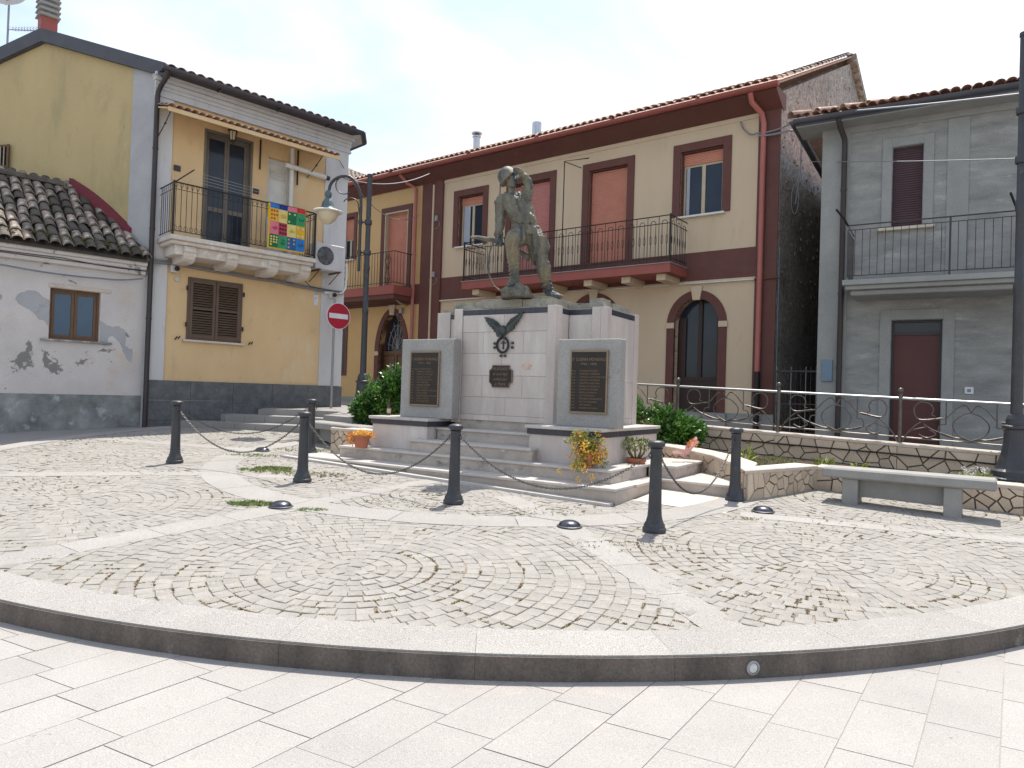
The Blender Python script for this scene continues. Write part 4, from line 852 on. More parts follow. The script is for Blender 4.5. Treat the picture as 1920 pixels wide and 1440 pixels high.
# ------------------------------------------------------------ street lamps
def lamp(loc, label, zt, ang, armL, big=1.0):
    x, y, zb = loc; o = thing('street_lamp', label, 'street lamp', loc, ang, 'street lamps'); s = big
    pr = [(.30*s, -.15), (.30*s, .03), (.27*s, .05), (.26*s, .12), (.22*s, .15), (.205*s, .19), (.165*s, .32), (.135*s, .50), (.128*s, .66), (.15*s, .68), (.15*s, .71), (.115*s, .73), (.112*s, .80), (.09*s, .85), (.07*s, .87)]
    part('base', MB().lathe([(r, zb+z) for r, z in pr], 12 if big > 1.1 else 20), 'castiron', o)
    q = zt-zb
    part('pole', MB().lathe([(.068, zb+.86), (.062, zb+q*.42), (.07, zb+q*.425), (.07, zb+q*.44), (.056, zb+q*.445), (.056, zb+q*.60), (.066, zb+q*.605), (.066, zb+q*.62), (.054, zb+q*.63), (.052, zt-.02), (.06, zt-.02), (.06, zt+.03), (.02, zt+.04), (0, zt+.04)], 18), 'castiron', o, smooth=True)
    # side pipe that bends into the swan neck
    ax_ = -.17; top = zt+.02; P = [(ax_, 0, zt-2.05), (ax_, 0, zt-.62)]
    rr = (armL-.17)/2; cx = ax_-rr
    for i in range(0, 13): t = math.pi*i/12; P.append((cx+rr*math.cos(t), 0, (zt-.62+.60*math.sin(t)) if i <= 6 else (zt-.32+.30*math.sin(t))))
    P.append((cx-rr-.015, 0, zt-.40)); mb = MB(); mb.tube(P, .033, 10); part('swan_neck', mb, 'castiron', o, smooth=True)
    mb = MB(); Q = [(cx+.05, 0, zt-.03)]
    for i in range(14): t = 1.3+math.pi*1.25*i/13; Q.append((cx-.02+.19*math.cos(t), 0, zt-.22+.19*math.sin(t)))
    mb.tube(Q, .013, 6); Q = [(ax_-.02, 0, zt-.9)]+[(ax_-.22+.16*math.cos(t), 0, zt-.62+.13*math.sin(t)) for t in [.2+2.6*i/9 for i in range(10)]]; mb.tube(Q, .012, 6); part('scroll', mb, 'castiron', o)
    for zz in (zt-1.0, zt-1.65):
        mb = MB(); mb.lathe([(.075, zz-.05), (.08, zz-.03), (.08, zz+.03), (.075, zz+.05)], 14); mb.tube([(-.06, 0, zz), (ax_, 0, zz)], .022, 8); mb.lathe([(.045, zz-.04), (.048, zz+.04)], 12, c=(ax_, 0, 0)); part('clamp', mb, 'castiron', o)
    lx = cx-rr-.015; z = zt-.38; c_ = (lx, 0, 0)
    hd_ = part('lamp_head', MB().lathe([(.0, z+.04), (.05, z+.03), (.075, z-.02), (.07, z-.09), (.055, z-.12), (.085, z-.17), (.12, z-.22), (.135, z-.30), (.16, z-.36), (.20, z-.385), (.2, z-.39)], 24, c=c_), 'teal', o, smooth=True)
    part('rim', MB().lathe([(.17, z-.375), (.30, z-.405), (.315, z-.42), (.30, z-.44), (.18, z-.43)], 28, c=c_), 'wpaint', hd_, smooth=True)
    part('bowl', MB().lathe([(.225, z-.425), (.215, z-.50), (.175, z-.58), (.10, z-.655), (.03, z-.69), (0, z-.695)], 24, c=c_), 'milky', hd_, smooth=True)
    return o
lamp((-3.18, 15.0, 1.12), 'tall dark street lamp with swan neck, between the yellow house and the memorial', 6.22, .0, .86)
lamp((6.60, 9.2, .74), 'thick dark street lamp post cut by the right edge of the picture, on the planter', 6.6, R(150), .9, 1.02)
mb = MB(); mb.add([(6.2, 8.9, .84), (7.0, 8.7, .84), (7.1, 9.5, .84), (6.3, 9.6, .84)], [(0, 1, 2, 3)])
# no entry sign
o = thing('no_entry_sign', 'round red no entry sign with white bar on a grey pole at the house corner', 'road sign', (-4.40, 17.2, 1.15), R(45))
mb = MB(); mb.lathe([(.03, 1.15), (.03, 3.85)], 10); part('pole', mb, 'galv', o)
T = Matrix.Translation((.09, -.05, 3.42)) @ Matrix.Rotation(math.pi/2, 4, 'X')
pl_ = part('plate', MB().lathe([(0, -.004), (.325, -.004), (.325, .004), (0, .004)], 36, T=T), 'signwhite', o)
part('red_disc', MB().lathe([(0, .0045), (.31, .0045), (.31, .0065), (0, .0065)], 36, T=T), 'signred', pl_)
part('white_bar', MB().box(.09-.26, .09+.26, -.0595, -.057, 3.36, 3.48), 'signwhite', pl_)

# ------------------------------------------------------------ plants
def leaf(mb, p, d, l, wd, rnd):
    d = d.normalized(); a = d.cross(Vector((rnd.uniform(-1, 1), rnd.uniform(-1, 1), rnd.uniform(-1, 1)))).normalized(); n_ = d.cross(a)
    mb.add([p, p+d*l*.45+a*wd*.5, p+d*l+n_*l*.08, p+d*l*.45-a*wd*.5, p+d*l*.5-n_*wd*.12], [(0, 1, 4), (1, 2, 4), (2, 3, 4), (3, 0, 4)])
def foliage(mb, c, rad, n, l, wd, rnd, shell=.55, up_=.3, clumps=0):
    cl = []
    for _ in range(clumps): 
        v = Vector((rnd.gauss(0, 1), rnd.gauss(0, 1), rnd.gauss(0, 1))).normalized()*rnd.uniform(.45, .85); cl.append((v, rnd.uniform(.22, .42)))
    for i in range(n):
        if cl: cc, r_ = rnd.choice(cl); q = Vector((rnd.gauss(0, 1), rnd.gauss(0, 1), rnd.gauss(0, 1))).normalized()*r_*rnd.uniform(.6, 1); v = cc+q
        else: v = Vector((rnd.gauss(0, 1), rnd.gauss(0, 1), rnd.gauss(0, 1))).normalized()*rnd.uniform(shell, 1)
        p = Vector((c[0]+v.x*rad[0], c[1]+v.y*rad[1], c[2]+v.z*rad[2]))
        d = v.normalized()*.8+Vector((rnd.uniform(-.7, .7), rnd.uniform(-.7, .7), rnd.uniform(-.5, .7)+up_)); leaf(mb, p, d, l*rnd.uniform(.6, 1.2), wd*rnd.uniform(.7, 1.1), rnd)
def shrub(x, y, z, label, blobs, n, rnd, l=.09, wd=.042, cat='shrub'):
    o = thing('shrub', label, cat, (x, y, z)); a, b_ = MB(), MB(); st = MB()
    for (cx, cy, cz, r1, r2, r3) in blobs:
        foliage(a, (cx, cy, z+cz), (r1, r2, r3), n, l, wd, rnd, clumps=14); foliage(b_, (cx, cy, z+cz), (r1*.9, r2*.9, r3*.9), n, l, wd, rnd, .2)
        for k in range(6): t = rnd.uniform(0, 6.28); st.tube([(cx*.6+.03*math.cos(t), cy*.6+.03*math.sin(t), z-.05), (cx+r1*.3*math.cos(t), cy+r2*.3*math.sin(t), z+cz*.7), (cx+r1*.7*math.cos(t), cy+r2*.7*math.sin(t), z+cz+r3*.5)], 1, 5, radii=[.014, .009, .004])
    for (cx, cy, cz, r1, r2, r3) in blobs:
        for _ in range(16):
            v = Vector((rnd.gauss(0, 1), rnd.gauss(0, 1), abs(rnd.gauss(0, 1))+.3)).normalized(); p0 = Vector((cx+v.x*r1*.6, cy+v.y*r2*.6, z+cz+v.z*r3*.6)); p1 = p0+Vector((v.x*r1, v.y*r2, v.z*r3))*rnd.uniform(.55, .85); st.tube([p0, p1], 1, 4, radii=[.005, .003])
            for m in range(9): q = p0.lerp(p1, .35+.65*m/8); leaf(a, q, v+Vector((rnd.uniform(-1, 1), rnd.uniform(-1, 1), rnd.uniform(-.4, .8))), l*rnd.uniform(.6, 1), wd, rnd)
    part('sunlit_leaves', a, 'leaf', o); part('inner_leaves', b_, 'leafdk', o); part('stems', st, 'stem', o); return o  # brighter outer and darker inner greens paint sun and shade into the shrub
rnd = random.Random(77)
shrub(-2.42, 13.0, .95, 'dense glossy green shrub between the lamp post and the left stele', [(.05, 0, .45, .40, .36, .42), (-.22, -.05, .33, .28, .3, .32), (.28, .05, .72, .26, .28, .38)], 1500, rnd, .105, .05)
shrub(2.75, 11.95, .82, 'bright green broad leaved shrub in the planter right of the memorial', [(0, 0, .30, .42, .36, .30), (.22, -.05, .22, .30, .3, .24), (-.18, .1, .42, .26, .26, .26)], 1300, rnd, .10, .055)
shrub(2.12, 12.2, .85, 'smaller light green leafy plant tight against the memorial side', [(0, 0, .38, .20, .2, .32)], 800, rnd, .10, .045, 'plant')
o = thing('dry_shrub', 'thin greyish dry shrub between the memorial corner and the green shrub', 'shrub', (2.12, 11.35, .80)); mb = MB(); st = MB()
for _ in range(60):
    t = rnd.uniform(0, 6.28); q = rnd.uniform(.05, .22); tp = Vector((q*math.cos(t), q*math.sin(t), .8+rnd.uniform(.25, .5))); st.tube([(0, 0, .78), tp*.5+Vector((0, 0, .42)), tp], 1, 4, radii=[.004, .003, .0015])
    for _ in range(9): leaf(mb, tp*rnd.uniform(.85, 1)+Vector((rnd.uniform(-.04, .04), rnd.uniform(-.04, .04), rnd.uniform(-.05, .12))), Vector((rnd.uniform(-1, 1), rnd.uniform(-1, 1), 1)), .03, .008, rnd)
M['greyleaf'] = mat('grey_green_leaf', (.20, .19, .12), (.26, .18, .12), 9, .8, 0, 50, island=True, rnd=.35, fine=0)
part('leaves', mb, 'greyleaf', o); part('stems', st, 'stem', o)
# weeds and small plants in the right planter
def small(x, y, z, label, n, r, h, m, name='weed', wd=.006):
    o = thing(name, label, 'plant', (x, y, z)); mb = MB()
    for _ in range(n):
        t = rnd.uniform(0, 6.28); q = r*math.sqrt(rnd.random()); leaf(mb, Vector((q*math.cos(t), q*math.sin(t), z+rnd.uniform(0, h*.7))), Vector((math.cos(t), math.sin(t), rnd.uniform(.3, 2))), h*rnd.uniform(.35, .8), wd*4, rnd)
    part('leaves', mb, m, o); return o
for i, (x, y, l, n, r, h, m) in enumerate(((4.55, 10.2, 'small bright green weed at the left end of the bench, in the planter', 70, .10, .16, 'limeleaf'), (4.95, 10.0, 'pale green weed tuft just right of the planter corner', 60, .09, .12, 'limeleaf'),
    (5.75, 9.35, 'dark green low weed behind the middle of the bench', 80, .16, .10, 'leaf'), (6.95, 8.75, 'green weed at the foot of the right lamp post', 90, .14, .18, 'leaf'), (3.35, 10.05, 'tall thin weed beside the planter wall bollard', 60, .07, .28, 'limeleaf'))):
    small(x, y, gz(y)+.22, l, n, r, h, m)
o = thing('flowering_plant', 'low plant with white flower heads in the planter behind the bench', 'plant', (6.02, 9.15, .68)); mb = MB(); fl = MB()
for _ in range(160):
    t = rnd.uniform(0, 6.28); q = .2*math.sqrt(rnd.random()); leaf(mb, Vector((q*math.cos(t), q*math.sin(t), .68+rnd.uniform(0, .12))), Vector((math.cos(t), math.sin(t), 1)), .07, .02, rnd)
for _ in range(14):
    t = rnd.uniform(0, 6.28); q = .19*math.sqrt(rnd.random()); c_ = Vector((q*math.cos(t), q*math.sin(t), .68+rnd.uniform(.12, .22)))
    for _ in range(16): v = Vector((rnd.gauss(0, 1), rnd.gauss(0, 1), rnd.gauss(0, 1))).normalized(); leaf(fl, c_+v*.012, v, .022, .014, rnd)
part('leaves', mb, 'limeleaf', o); part('flower_heads', fl, 'wpaint', o, kind='stuff')
mb = MB()
for _ in range(420):
    s = rnd.random(); 
    if rnd.random() < .6: x, y = 3.3+s*1.1, 10.4+s*.4+rnd.uniform(-.5, .5)
    else: x, y = 4.3+s*4, 10.2-s*2.9+rnd.uniform(-.3, .3)
    tuft(mb, x, y, gz(y)+.215, .03, 7, .05, rnd, .003)
part('planter_grass', mb, 'grass', kind='stuff')
# flower pots
def pot(x, y, z, label, r=.115, h=.2, saucer=True, sc_=1):
    o = thing('flower_pot', label, 'flower pot', (x, y, z)); zb = z+(.022 if saucer else 0)
    mb = MB(); mb.lathe([(r*.72, zb), (r*.98, zb+h*.80), (r*1.08, zb+h*.80), (r*1.10, zb+h), (r*1.0, zb+h), (r*.95, zb+h*.88), (0, zb+h*.88)], 24); part('pot', mb, 'terracotta', o, smooth=True)
    if saucer: part('saucer', MB().lathe([(r*.8, z), (r*1.0, z+.03), (r*.92, z+.03), (r*.75, z+.021)], 24), 'terracotta', o, smooth=True)
    part('soil', MB().lathe([(r*.9, zb+h*.89), (0, zb+h*.93)], 16), 'soil', o); return o, zb+h*.9
o, zt = pot(1.72, 9.58, .60, 'terracotta pot with a jade plant standing on the memorial step next to the nearest bollard', .125, .22)
mb, lf = MB(), MB()
for k in range(9):
    t = 2*math.pi*k/9+.2; a = Vector((.03*math.cos(t), .03*math.sin(t), zt)); b_ = Vector((.11*math.cos(t), .11*math.sin(t), zt+.10)); c_ = Vector((.16*math.cos(t)*rnd.uniform(.5, 1.1), .16*math.sin(t), zt+.2)); mb.tube([a, b_, c_], 1, 6, radii=[.014, .011, .007])
    for m in range(34): v = Vector((rnd.gauss(0, 1), rnd.gauss(0, 1), rnd.gauss(0, 1))).normalized(); leaf(lf, c_+Vector((v.x*.07, v.y*.07, v.z*.06+.01)), v+Vector((0, 0, .4)), .042, .026, rnd)
part('stems', mb, 'stem', o); part('leaves', lf, 'jade', o)
o, zt = pot(.96, 8.78, .77, 'flower pot smothered by yellow and orange flowers on the right of the memorial steps', .10, .15)
yl, og, lm, st = MB(), MB(), MB(), MB()
for k in range(95):
    t = rnd.uniform(0, 6.28); q = rnd.uniform(.06, .23); e = Vector((q*math.cos(t)*1.1, q*math.sin(t)*.8, zt+rnd.uniform(-.14, .32)-(q-.1)*.4)); st.tube([(0, 0, zt), (e.x*.5, e.y*.5, zt+.16), e], 1, 4, radii=[.004, .003, .002])
    tgt = rnd.choice((yl, yl, og, lm)) if q > .14 else rnd.choice((lm, lm, yl))
    for m in range(20): v = Vector((rnd.gauss(0, 1), rnd.gauss(0, 1), rnd.gauss(0, 1))).normalized(); leaf(tgt, e+v*.024, v, .032, .021, rnd)
for dx, dy, dz in ((-.12, -.2, -.28), (.04, -.22, -.24), (.06, -.24, -.33), (-.33, -.05, -.2), (-.05, -.26, -.16)):
    for m in range(18): v = Vector((rnd.gauss(0, 1), rnd.gauss(0, 1), rnd.gauss(0, 1))).normalized(); leaf(yl, Vector((dx, dy, zt+dz))+v*.022, v, .026, .02, rnd)
foliage(lm, (0, 0, zt+.10), (.13, .12, .11), 360, .035, .02, rnd)
part('yellow_flowers', yl, 'yellowleaf', o, kind='stuff'); part('orange_leaves', og, 'orangeleaf', o, kind='stuff'); part('green_leaves', lm, 'limeleaf', o); part('stems', st, 'stem', o)
o, zt = pot(-2.26, 10.72, .77, 'terracotta pot with drooping yellow orange flowers on the left of the memorial steps', .125, .19, False)
yl, og = MB(), MB()
foliage(yl, (0, 0, zt+.03), (.17, .15, .06), 260, .04, .022, rnd, .3); foliage(og, (-.15, 0, zt-.04), (.09, .1, .10), 200, .04, .022, rnd, .3); foliage(og, (.16, 0, zt+.01), (.05, .08, .05), 60, .04, .02, rnd, .3)
part('yellow_flowers', yl, 'yellowleaf', o, kind='stuff'); part('orange_leaves', og, 'orangeleaf', o, kind='stuff')
# wrapped bouquet and its pot behind the jade plant
bq = mw(.02, 2.28)
o = thing('bouquet', 'withered bouquet wrapped in pink cellophane lying behind the jade plant', 'bouquet', (bq[0], bq[1], .77), .3); mb = MB()
P = [];
for i in range(15):
    t = 2*math.pi*i/14; r_ = .14+.035*math.sin(5*t); P.append((Vector((0, 0, .80)), Vector((.15+r_*.55*math.cos(t), r_*math.sin(t)*.6, 1.04+.07*math.cos(t)+.03*math.sin(3*t)))))
for i in range(14): mb.add([P[i][0]+Vector((.0, 0, 0)), P[i][1], P[i+1][1]], [(0, 1, 2)])
mb.add([(-.20, -.05, .93), (.0, -.08, .95), (.05, .0, .88), (-.15, .02, .88)], [(0, 1, 2, 3)])
part('wrapping', mb, 'cellophane', o); mb = MB(); foliage(mb, (.15, 0, 1.02), (.08, .07, .06), 90, .04, .02, rnd); part('dry_flowers', mb, 'orangeleaf', o)
bq = mw(-4.38, .95)
o = thing('beer_bottle', 'brown glass bottle standing at the end of the left black banded pedestal', 'bottle', (bq[0], bq[1], 1.25))
part('glass', MB().lathe([(.031, 1.25), (.032, 1.26), (.032, 1.40), (.026, 1.43), (.014, 1.46), (.012, 1.51), (.014, 1.512), (.014, 1.52), (0, 1.52)], 14), 'bottle', o, smooth=True); part('paper_label', MB().lathe([(.0325, 1.29), (.0325, 1.36)], 14), 'beige', o)

# ------------------------------------------------------------ building helpers (local x right along the facade, y away, z up)
def wall(x0, x1, z0, z1, holes, y=0, depth=.3):
    """front skin with real openings; a hole is (xa, xb, za, zb) or (xa, xb, za, spring, crown) for an arch"""
    xs = sorted({x0, x1, *[h[0] for h in holes], *[h[1] for h in holes]}); zs = sorted({z0, z1, *[h[2] for h in holes], *[h[-1] for h in holes]}); mb = MB()
    for a, b in zip(xs, xs[1:]):
        for c_, d in zip(zs, zs[1:]):
            mx_, mz = (a+b)/2, (c_+d)/2
            if any(h[0] < mx_ < h[1] and h[2] < mz < h[-1] for h in holes): continue
            mb.add([(a, y, c_), (b, y, c_), (b, y, d), (a, y, d)], [(0, 1, 2, 3)])
    for h in holes:
        a, b, c_, d = h[0], h[1], h[2], h[3]
        if len(h) == 4: P = [(a, c_), (a, d), (b, d), (b, c_)]; mb.add([(p[0], y, p[1]) for p in P]+[(p[0], y+depth, p[1]) for p in P], [(0, 4, 5, 1), (1, 5, 6, 2), (2, 6, 7, 3), (3, 7, 4, 0)])
        else:
            cr_ = h[4]; cx = (a+b)/2; rx = (b-a)/2; rz = cr_-d; A = [(cx-rx*math.cos(math.pi*i/16), d+rz*math.sin(math.pi*i/16)) for i in range(17)]
            for i in range(16): p, q = A[i], A[i+1]; mb.add([(p[0], y, p[1]), (q[0], y, q[1]), (q[0], y, cr_), (p[0], y, cr_)], [(0, 1, 2, 3)])
            P = [(a, c_)]+A+[(b, c_)]
            for i in range(len(P)): p, q = P[i], P[(i+1) % len(P)]; mb.add([(p[0], y, p[1]), (q[0], y, q[1]), (q[0], y+depth, q[1]), (p[0], y+depth, p[1])], [(0, 1, 2, 3)])
    return mb
def frame4(mb, x0, x1, z0, z1, w_, y0, y1, bottom=True, b=0):
    mb.box(x0, x0+w_, y0, y1, z0, z1, b=b); mb.box(x1-w_, x1, y0, y1, z0, z1, b=b); mb.box(x0+w_, x1-w_, y0+.001, y1-.001, z1-w_, z1, b=b)
    if bottom: mb.box(x0+w_, x1-w_, y0+.001, y1-.001, z0, z0+w_, b=b)
def archframe(x0, x1, z0, zs, zc, w_, y0, y1):
    """band of width w_ around an arch opening (outer dims), front y0"""
    mb = MB(); cx = (x0+x1)/2; rx = (x1-x0)/2; rz = zc-zs
    mb.box(x0, x0+w_, y0, y1, z0, zs); mb.box(x1-w_, x1, y0, y1, z0, zs); O = []; I = []
    for i in range(21): t = math.pi*i/20; O.append((cx-rx*math.cos(t), zs+rz*math.sin(t))); I.append((cx-(rx-w_)*math.cos(t), zs+(rz-w_)*math.sin(t)))
    for i in range(20):
        mb.add([(O[i][0], y0, O[i][1]), (O[i+1][0], y0, O[i+1][1]), (I[i+1][0], y0, I[i+1][1]), (I[i][0], y0, I[i][1]), (O[i][0], y1, O[i][1]), (O[i+1][0], y1, O[i+1][1]), (I[i+1][0], y1, I[i+1][1]), (I[i][0], y1, I[i][1])], [(0, 1, 2, 3), (0, 4, 5, 1), (2, 6, 7, 3)])
    return mb
def shutter(mb, x0, x1, z0, z1, y, pitch=.048):
    mb.box(x0, x1, y+.006, y+.02, z0, z1)  # added backing sheet, blocks light leaking between the slats
    n = max(1, round((z1-z0)/pitch)); h = (z1-z0)/n
    for i in range(n):
        z = z0+h*i; P = [(y, z), (y-.008, z+h*.2), (y-.009, z+h*.7), (y, z+h*.93), (y+.003, z+h)]
        for p, q in zip(P, P[1:]): mb.add([(x0, p[0], p[1]), (x1, p[0], p[1]), (x1, q[0], q[1]), (x0, q[0], q[1])], [(0, 1, 2, 3)])
def window(B, x0, x1, z0, z1, y, fm, gm, cols=2, name='window', fw_=.055, mid=None):
    w_ = link(name, None, B)
    mb = MB(); frame4(mb, x0, x1, z0, z1, fw_, y, y+.06, b=.004); part('frame', mb, fm, w_)
    cw = (x1-x0-2*fw_)/cols
    for i in range(cols):
        a = x0+fw_+cw*i; c_ = a+cw; mb = MB(); frame4(mb, a+.004, c_-.004, z0+fw_, z1-fw_, .05, y+.008, y+.05, b=.003)
        if mid: mb.box(a+.054, c_-.054, y+.012, y+.046, mid-.05, mid+.05)
        part('sash', mb, fm, w_); part('pane', MB().box(a+.05, c_-.05, y+.028, y+.032, z0+fw_+.045, z1-fw_-.045), gm, w_)
    return w_
def pipe(B, name, m, pts, r, n=10, **k): mb = MB(); mb.tube(pts, r, n); return part(name, mb, m, B, smooth=True, **k)
def collars(mb, x, y, zs, r):
    for z in zs: mb.lathe([(r, z-.02), (r+.008, z-.02), (r+.008, z+.02), (r, z+.02)], 10, c=(x, y, 0))
def tile_mesh(wd, ln, m, rz=1):
    mb = MB(); n = 7; vs = []
    for y, w_, z in ((0, wd*.5, .0), (ln, wd*.40, 0)):
        for k in (1, .86):
            for i in range(n): t = math.pi*i/(n-1); vs.append((-w_*k*math.cos(t), y, w_*k*rz*math.sin(t)+z))
    fs = []
    for i in range(n-1): fs += [(i, i+1, 2*n+i+1, 2*n+i), (n+i, 3*n+i, 3*n+i+1, n+i+1), (i, n+i, n+i+1, i+1)]
    mb.add(vs, fs); return mb
def tiles(B, name, m, org, ux, us, cols, rows, pitch, expo, ntop=300, rnd=None, keep=None, jit=.012, wd=None, mats=None):
    """barrel tiles; org = eave corner, ux = unit along eave, us = unit up the slope. first ntop tiles are parts, rest one 'stuff' part"""
    rnd = rnd or random.Random(1); ux = Vector(ux).normalized(); us = Vector(us).normalized(); nn = ux.cross(us); wd = wd or pitch*.92; base = tile_mesh(wd, expo*1.25, m, .72)
    mss = [base.mesh('tile', k) for k in (mats or [m])]; rest = MB(); cnt = 0; dz = rootz(B); lift = wd*.16  # unused tilt reference
    for r in range(rows):
        for c_ in range(cols):
            p = Vector(org)+ux*(pitch*(c_+.5)+rnd.uniform(-jit, jit))+us*(expo*r+rnd.uniform(-jit, jit)*1.5)+nn*(.015)
            if keep and not keep(p): continue
            a = rnd.uniform(-.05, .05)*(jit/.012); x_ = (ux*math.cos(a)+us*math.sin(a)); s_ = (us*math.cos(a)-ux*math.sin(a)+nn*-.06).normalized(); n_ = x_.cross(s_)
            T = Matrix(((x_.x, s_.x, n_.x, p.x), (x_.y, s_.y, n_.y, p.y), (x_.z, s_.z, n_.z, p.z), (0, 0, 0, 1)))
            if cnt < ntop:
                o = link(name, mss[0] if len(mss) == 1 else mss[rnd.randrange(len(mss))] if not callable(keep) or True else mss[0], B); o.matrix_local = Matrix.Translation((0, 0, -dz)) @ T
            else: rest.add(base.v, base.f, T)
            cnt += 1
    if rest.v: part(name+'s', rest, m, B, kind='stuff')
def roofplane(B, pts, m='terr', name='roof_deck', th=.05):
    mb = MB(); n = len(pts); mb.add([(p[0], p[1], p[2]) for p in pts]+[(p[0], p[1], p[2]-th) for p in pts], [tuple(range(n)), tuple(range(2*n-1, n-1, -1))]+[(i, (i+1) % n, n+(i+1) % n, n+i) for i in range(n)]); return part(name, mb, m, B)
def cablesag(B, pts, r, m='cable', name='cable', sag=.0):
    Q = []
    for a, b in zip(pts, pts[1:]):
        for i in range(8): t = i/8; p = Vector(a).lerp(Vector(b), t); p.z -= 4*sag*t*(1-t); Q.append(p)
    Q.append(Vector(pts[-1])); mb = MB(); mb.tube(Q, r, 5); return part(name, mb, m, B)

# ------------------------------------------------------------ YELLOW HOUSE (left)
LX, LY = -7.77, 14.90
Lh = thing('yellow_house', 'ochre yellow house with white corner pillars, balcony and tiled canopy', 'house', (LX, LY, .55), R(45))
ga = R(168-45); gd = Vector((math.cos(ga), math.sin(ga)))
zt = 7.75
part('wall', wall(.36, 4.05, 1.70, zt, [(1.08, 2.12, 4.80, 7.32), (2.54, 3.15, 4.80, 7.12), (.80, 2.03, 2.62, 4.0)], 0, .22), 'ochre', Lh)
for x0, x1 in ((0, .36), (4.05, 4.70)): pb('corner_pillar', 'white', Lh, x0, x1, -.035, .3, 1.70, 7.75, b=.006)
pb('side_wall', 'white', Lh, 4.44, 4.69, .301, 6.5, .4, 7.75)
for i in range(3):
    n_ = 5 if i else 5
    for j in range(5):
        a = -.02+4.74*j/5; pb('plinth_slab', 'plinth', Lh, a+.002, a+4.74/5-.002, -.06-.004*(i % 2), .02, .42+.43*i, .42+.43*(i+1)-.003, b=.004)
for i in range(6): pb('plinth_slab', 'plinth', Lh, 4.70, 4.74, .02+.6*i, .617+.6*i, .42, 1.70, b=.003)
for i, (z0, z1, o_) in enumerate(((7.75, 7.81, .06), (7.81, 7.90, .035), (7.90, 7.98, .05), (7.98, 8.07, .065), (8.07, 8.15, .12), (8.15, 8.22, .17))): pb('cornice_moulding', 'white', Lh, -.02-o_*.3, 4.70+o_, -o_, .3, z0, z1, b=.008)
pb('frieze_core', 'white', Lh, -.0, 4.68, .02, .35, 7.70, 8.22)
gw = MB(); A = Vector((0, 0)); pts = [(0, .5), (.0, 8.20), (2.86, 9.12), (5.6, 8.20), (5.6, .5)]
def gp(s, z, off=0): q = gd*s; n_ = Vector((-gd.y, gd.x)); q = q+n_*off; return (q.x, q.y, z)
# gable: n pointing to the viewer is +(-gd.y, gd.x)?  viewer side has the smaller y
gs = 1 if (-gd.y*0+gd.x*-1) > 0 else -1
def gpo(s, z, o_=0): return gp(s, z, o_*gs)
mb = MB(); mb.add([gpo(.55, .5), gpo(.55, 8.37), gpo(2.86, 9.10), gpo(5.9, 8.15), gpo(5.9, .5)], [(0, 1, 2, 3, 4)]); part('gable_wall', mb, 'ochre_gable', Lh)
mb = MB(); P = [(.0, .5), (0, 8.22), (.55, 8.39), (.55, .5)]; mb.add([gpo(s, z, .03) for s, z in P]+[gpo(s, z, -.05) for s, z in P], [(0, 1, 2, 3), (4, 5, 6, 7), (0, 4, 5, 1), (1, 5, 6, 2), (2, 6, 7, 3)]); part('grey_corner_strip', mb, 'bare', Lh)
# roof
ry, rz_, ey, ez = 2.42, 9.22, -.42, 8.24
sl_ = (rz_-ez)/(ry-ey)
gx = lambda y: gd.x/gd.y*y+.02
def rp_(x, y): return (x, y, ez+(y-ey)*sl_) if y <= ry else (x, y, rz_-(y-ry)*.36)
roofplane(Lh, [rp_(gx(ey)+.1, ey), rp_(4.75, ey), rp_(5.2, .2), rp_(5.2, ry), rp_(gx(ry), ry)], 'terr3')
roofplane(Lh, [rp_(gx(ry), ry), rp_(5.2, ry), rp_(5.2, 6), rp_(gx(5.4), 5.4)], 'terr3')
us = Vector((0, 1, sl_)); tiles(Lh, 'roof_tile', 'terr3', (.05, ey-.04, ez+.01), (1, 0, 0), us, 24, 5, .2, .36, 48, random.Random(4), keep=lambda p: p.x < 5.15-.0 and (p.x < 4.75 or p.y > (p.x-4.75)*1.4-.35), jit=.006)
mb = MB()   # half-round gutter with soffit board
pb('soffit', 'dkmetal', Lh, -.02, 4.9, -.44, -.17, 8.19, 8.215)
def gutter(B, m, a, b_, r=.075, name='gutter'):
    a, b_ = Vector(a), Vector(b_); d = (b_-a).normalized(); q = d.cross(Vector((0, 0, 1))); mb = MB(); vs = []; fs = []; n = 9
    for p in (a, b_):
        for k in (r, r-.012):
            for i in range(n): t = math.pi*i/(n-1); vs.append(tuple(p+q*(k*math.cos(t))-Vector((0, 0, 1))*(k*math.sin(t))))
    for i in range(n-1): fs += [(i, i+1, 2*n+i+1, 2*n+i), (n+i, 3*n+i, 3*n+i+1, n+i+1), (i, n+i, n+i+1, i+1), (2*n+i, 2*n+i+1, 3*n+i+1, 3*n+i)]
    fs += [tuple(range(n)), tuple(range(2*n, 3*n)), (0, 2*n, 3*n, n), (n-1, 2*n-1, 4*n-1, 3*n-1)]
    mb.add(vs, fs); return part(name, mb, m, B, smooth=True)
gutter(Lh, 'gutter', (-.05, ey-.06, ez+.0), (4.80, ey-.06, ez+.0)); gutter(Lh, 'gutter', (4.80, ey-.06, ez), (5.26, .15, ez)); gutter(Lh, 'gutter', (5.26, .15, ez), (5.26, 4, ez))
for x in (1.2, 2.6, 3.9): pb('gutter_bracket', 'gutter', Lh, x, x+.03, -.5, -.2, ez-.08, ez-.06)
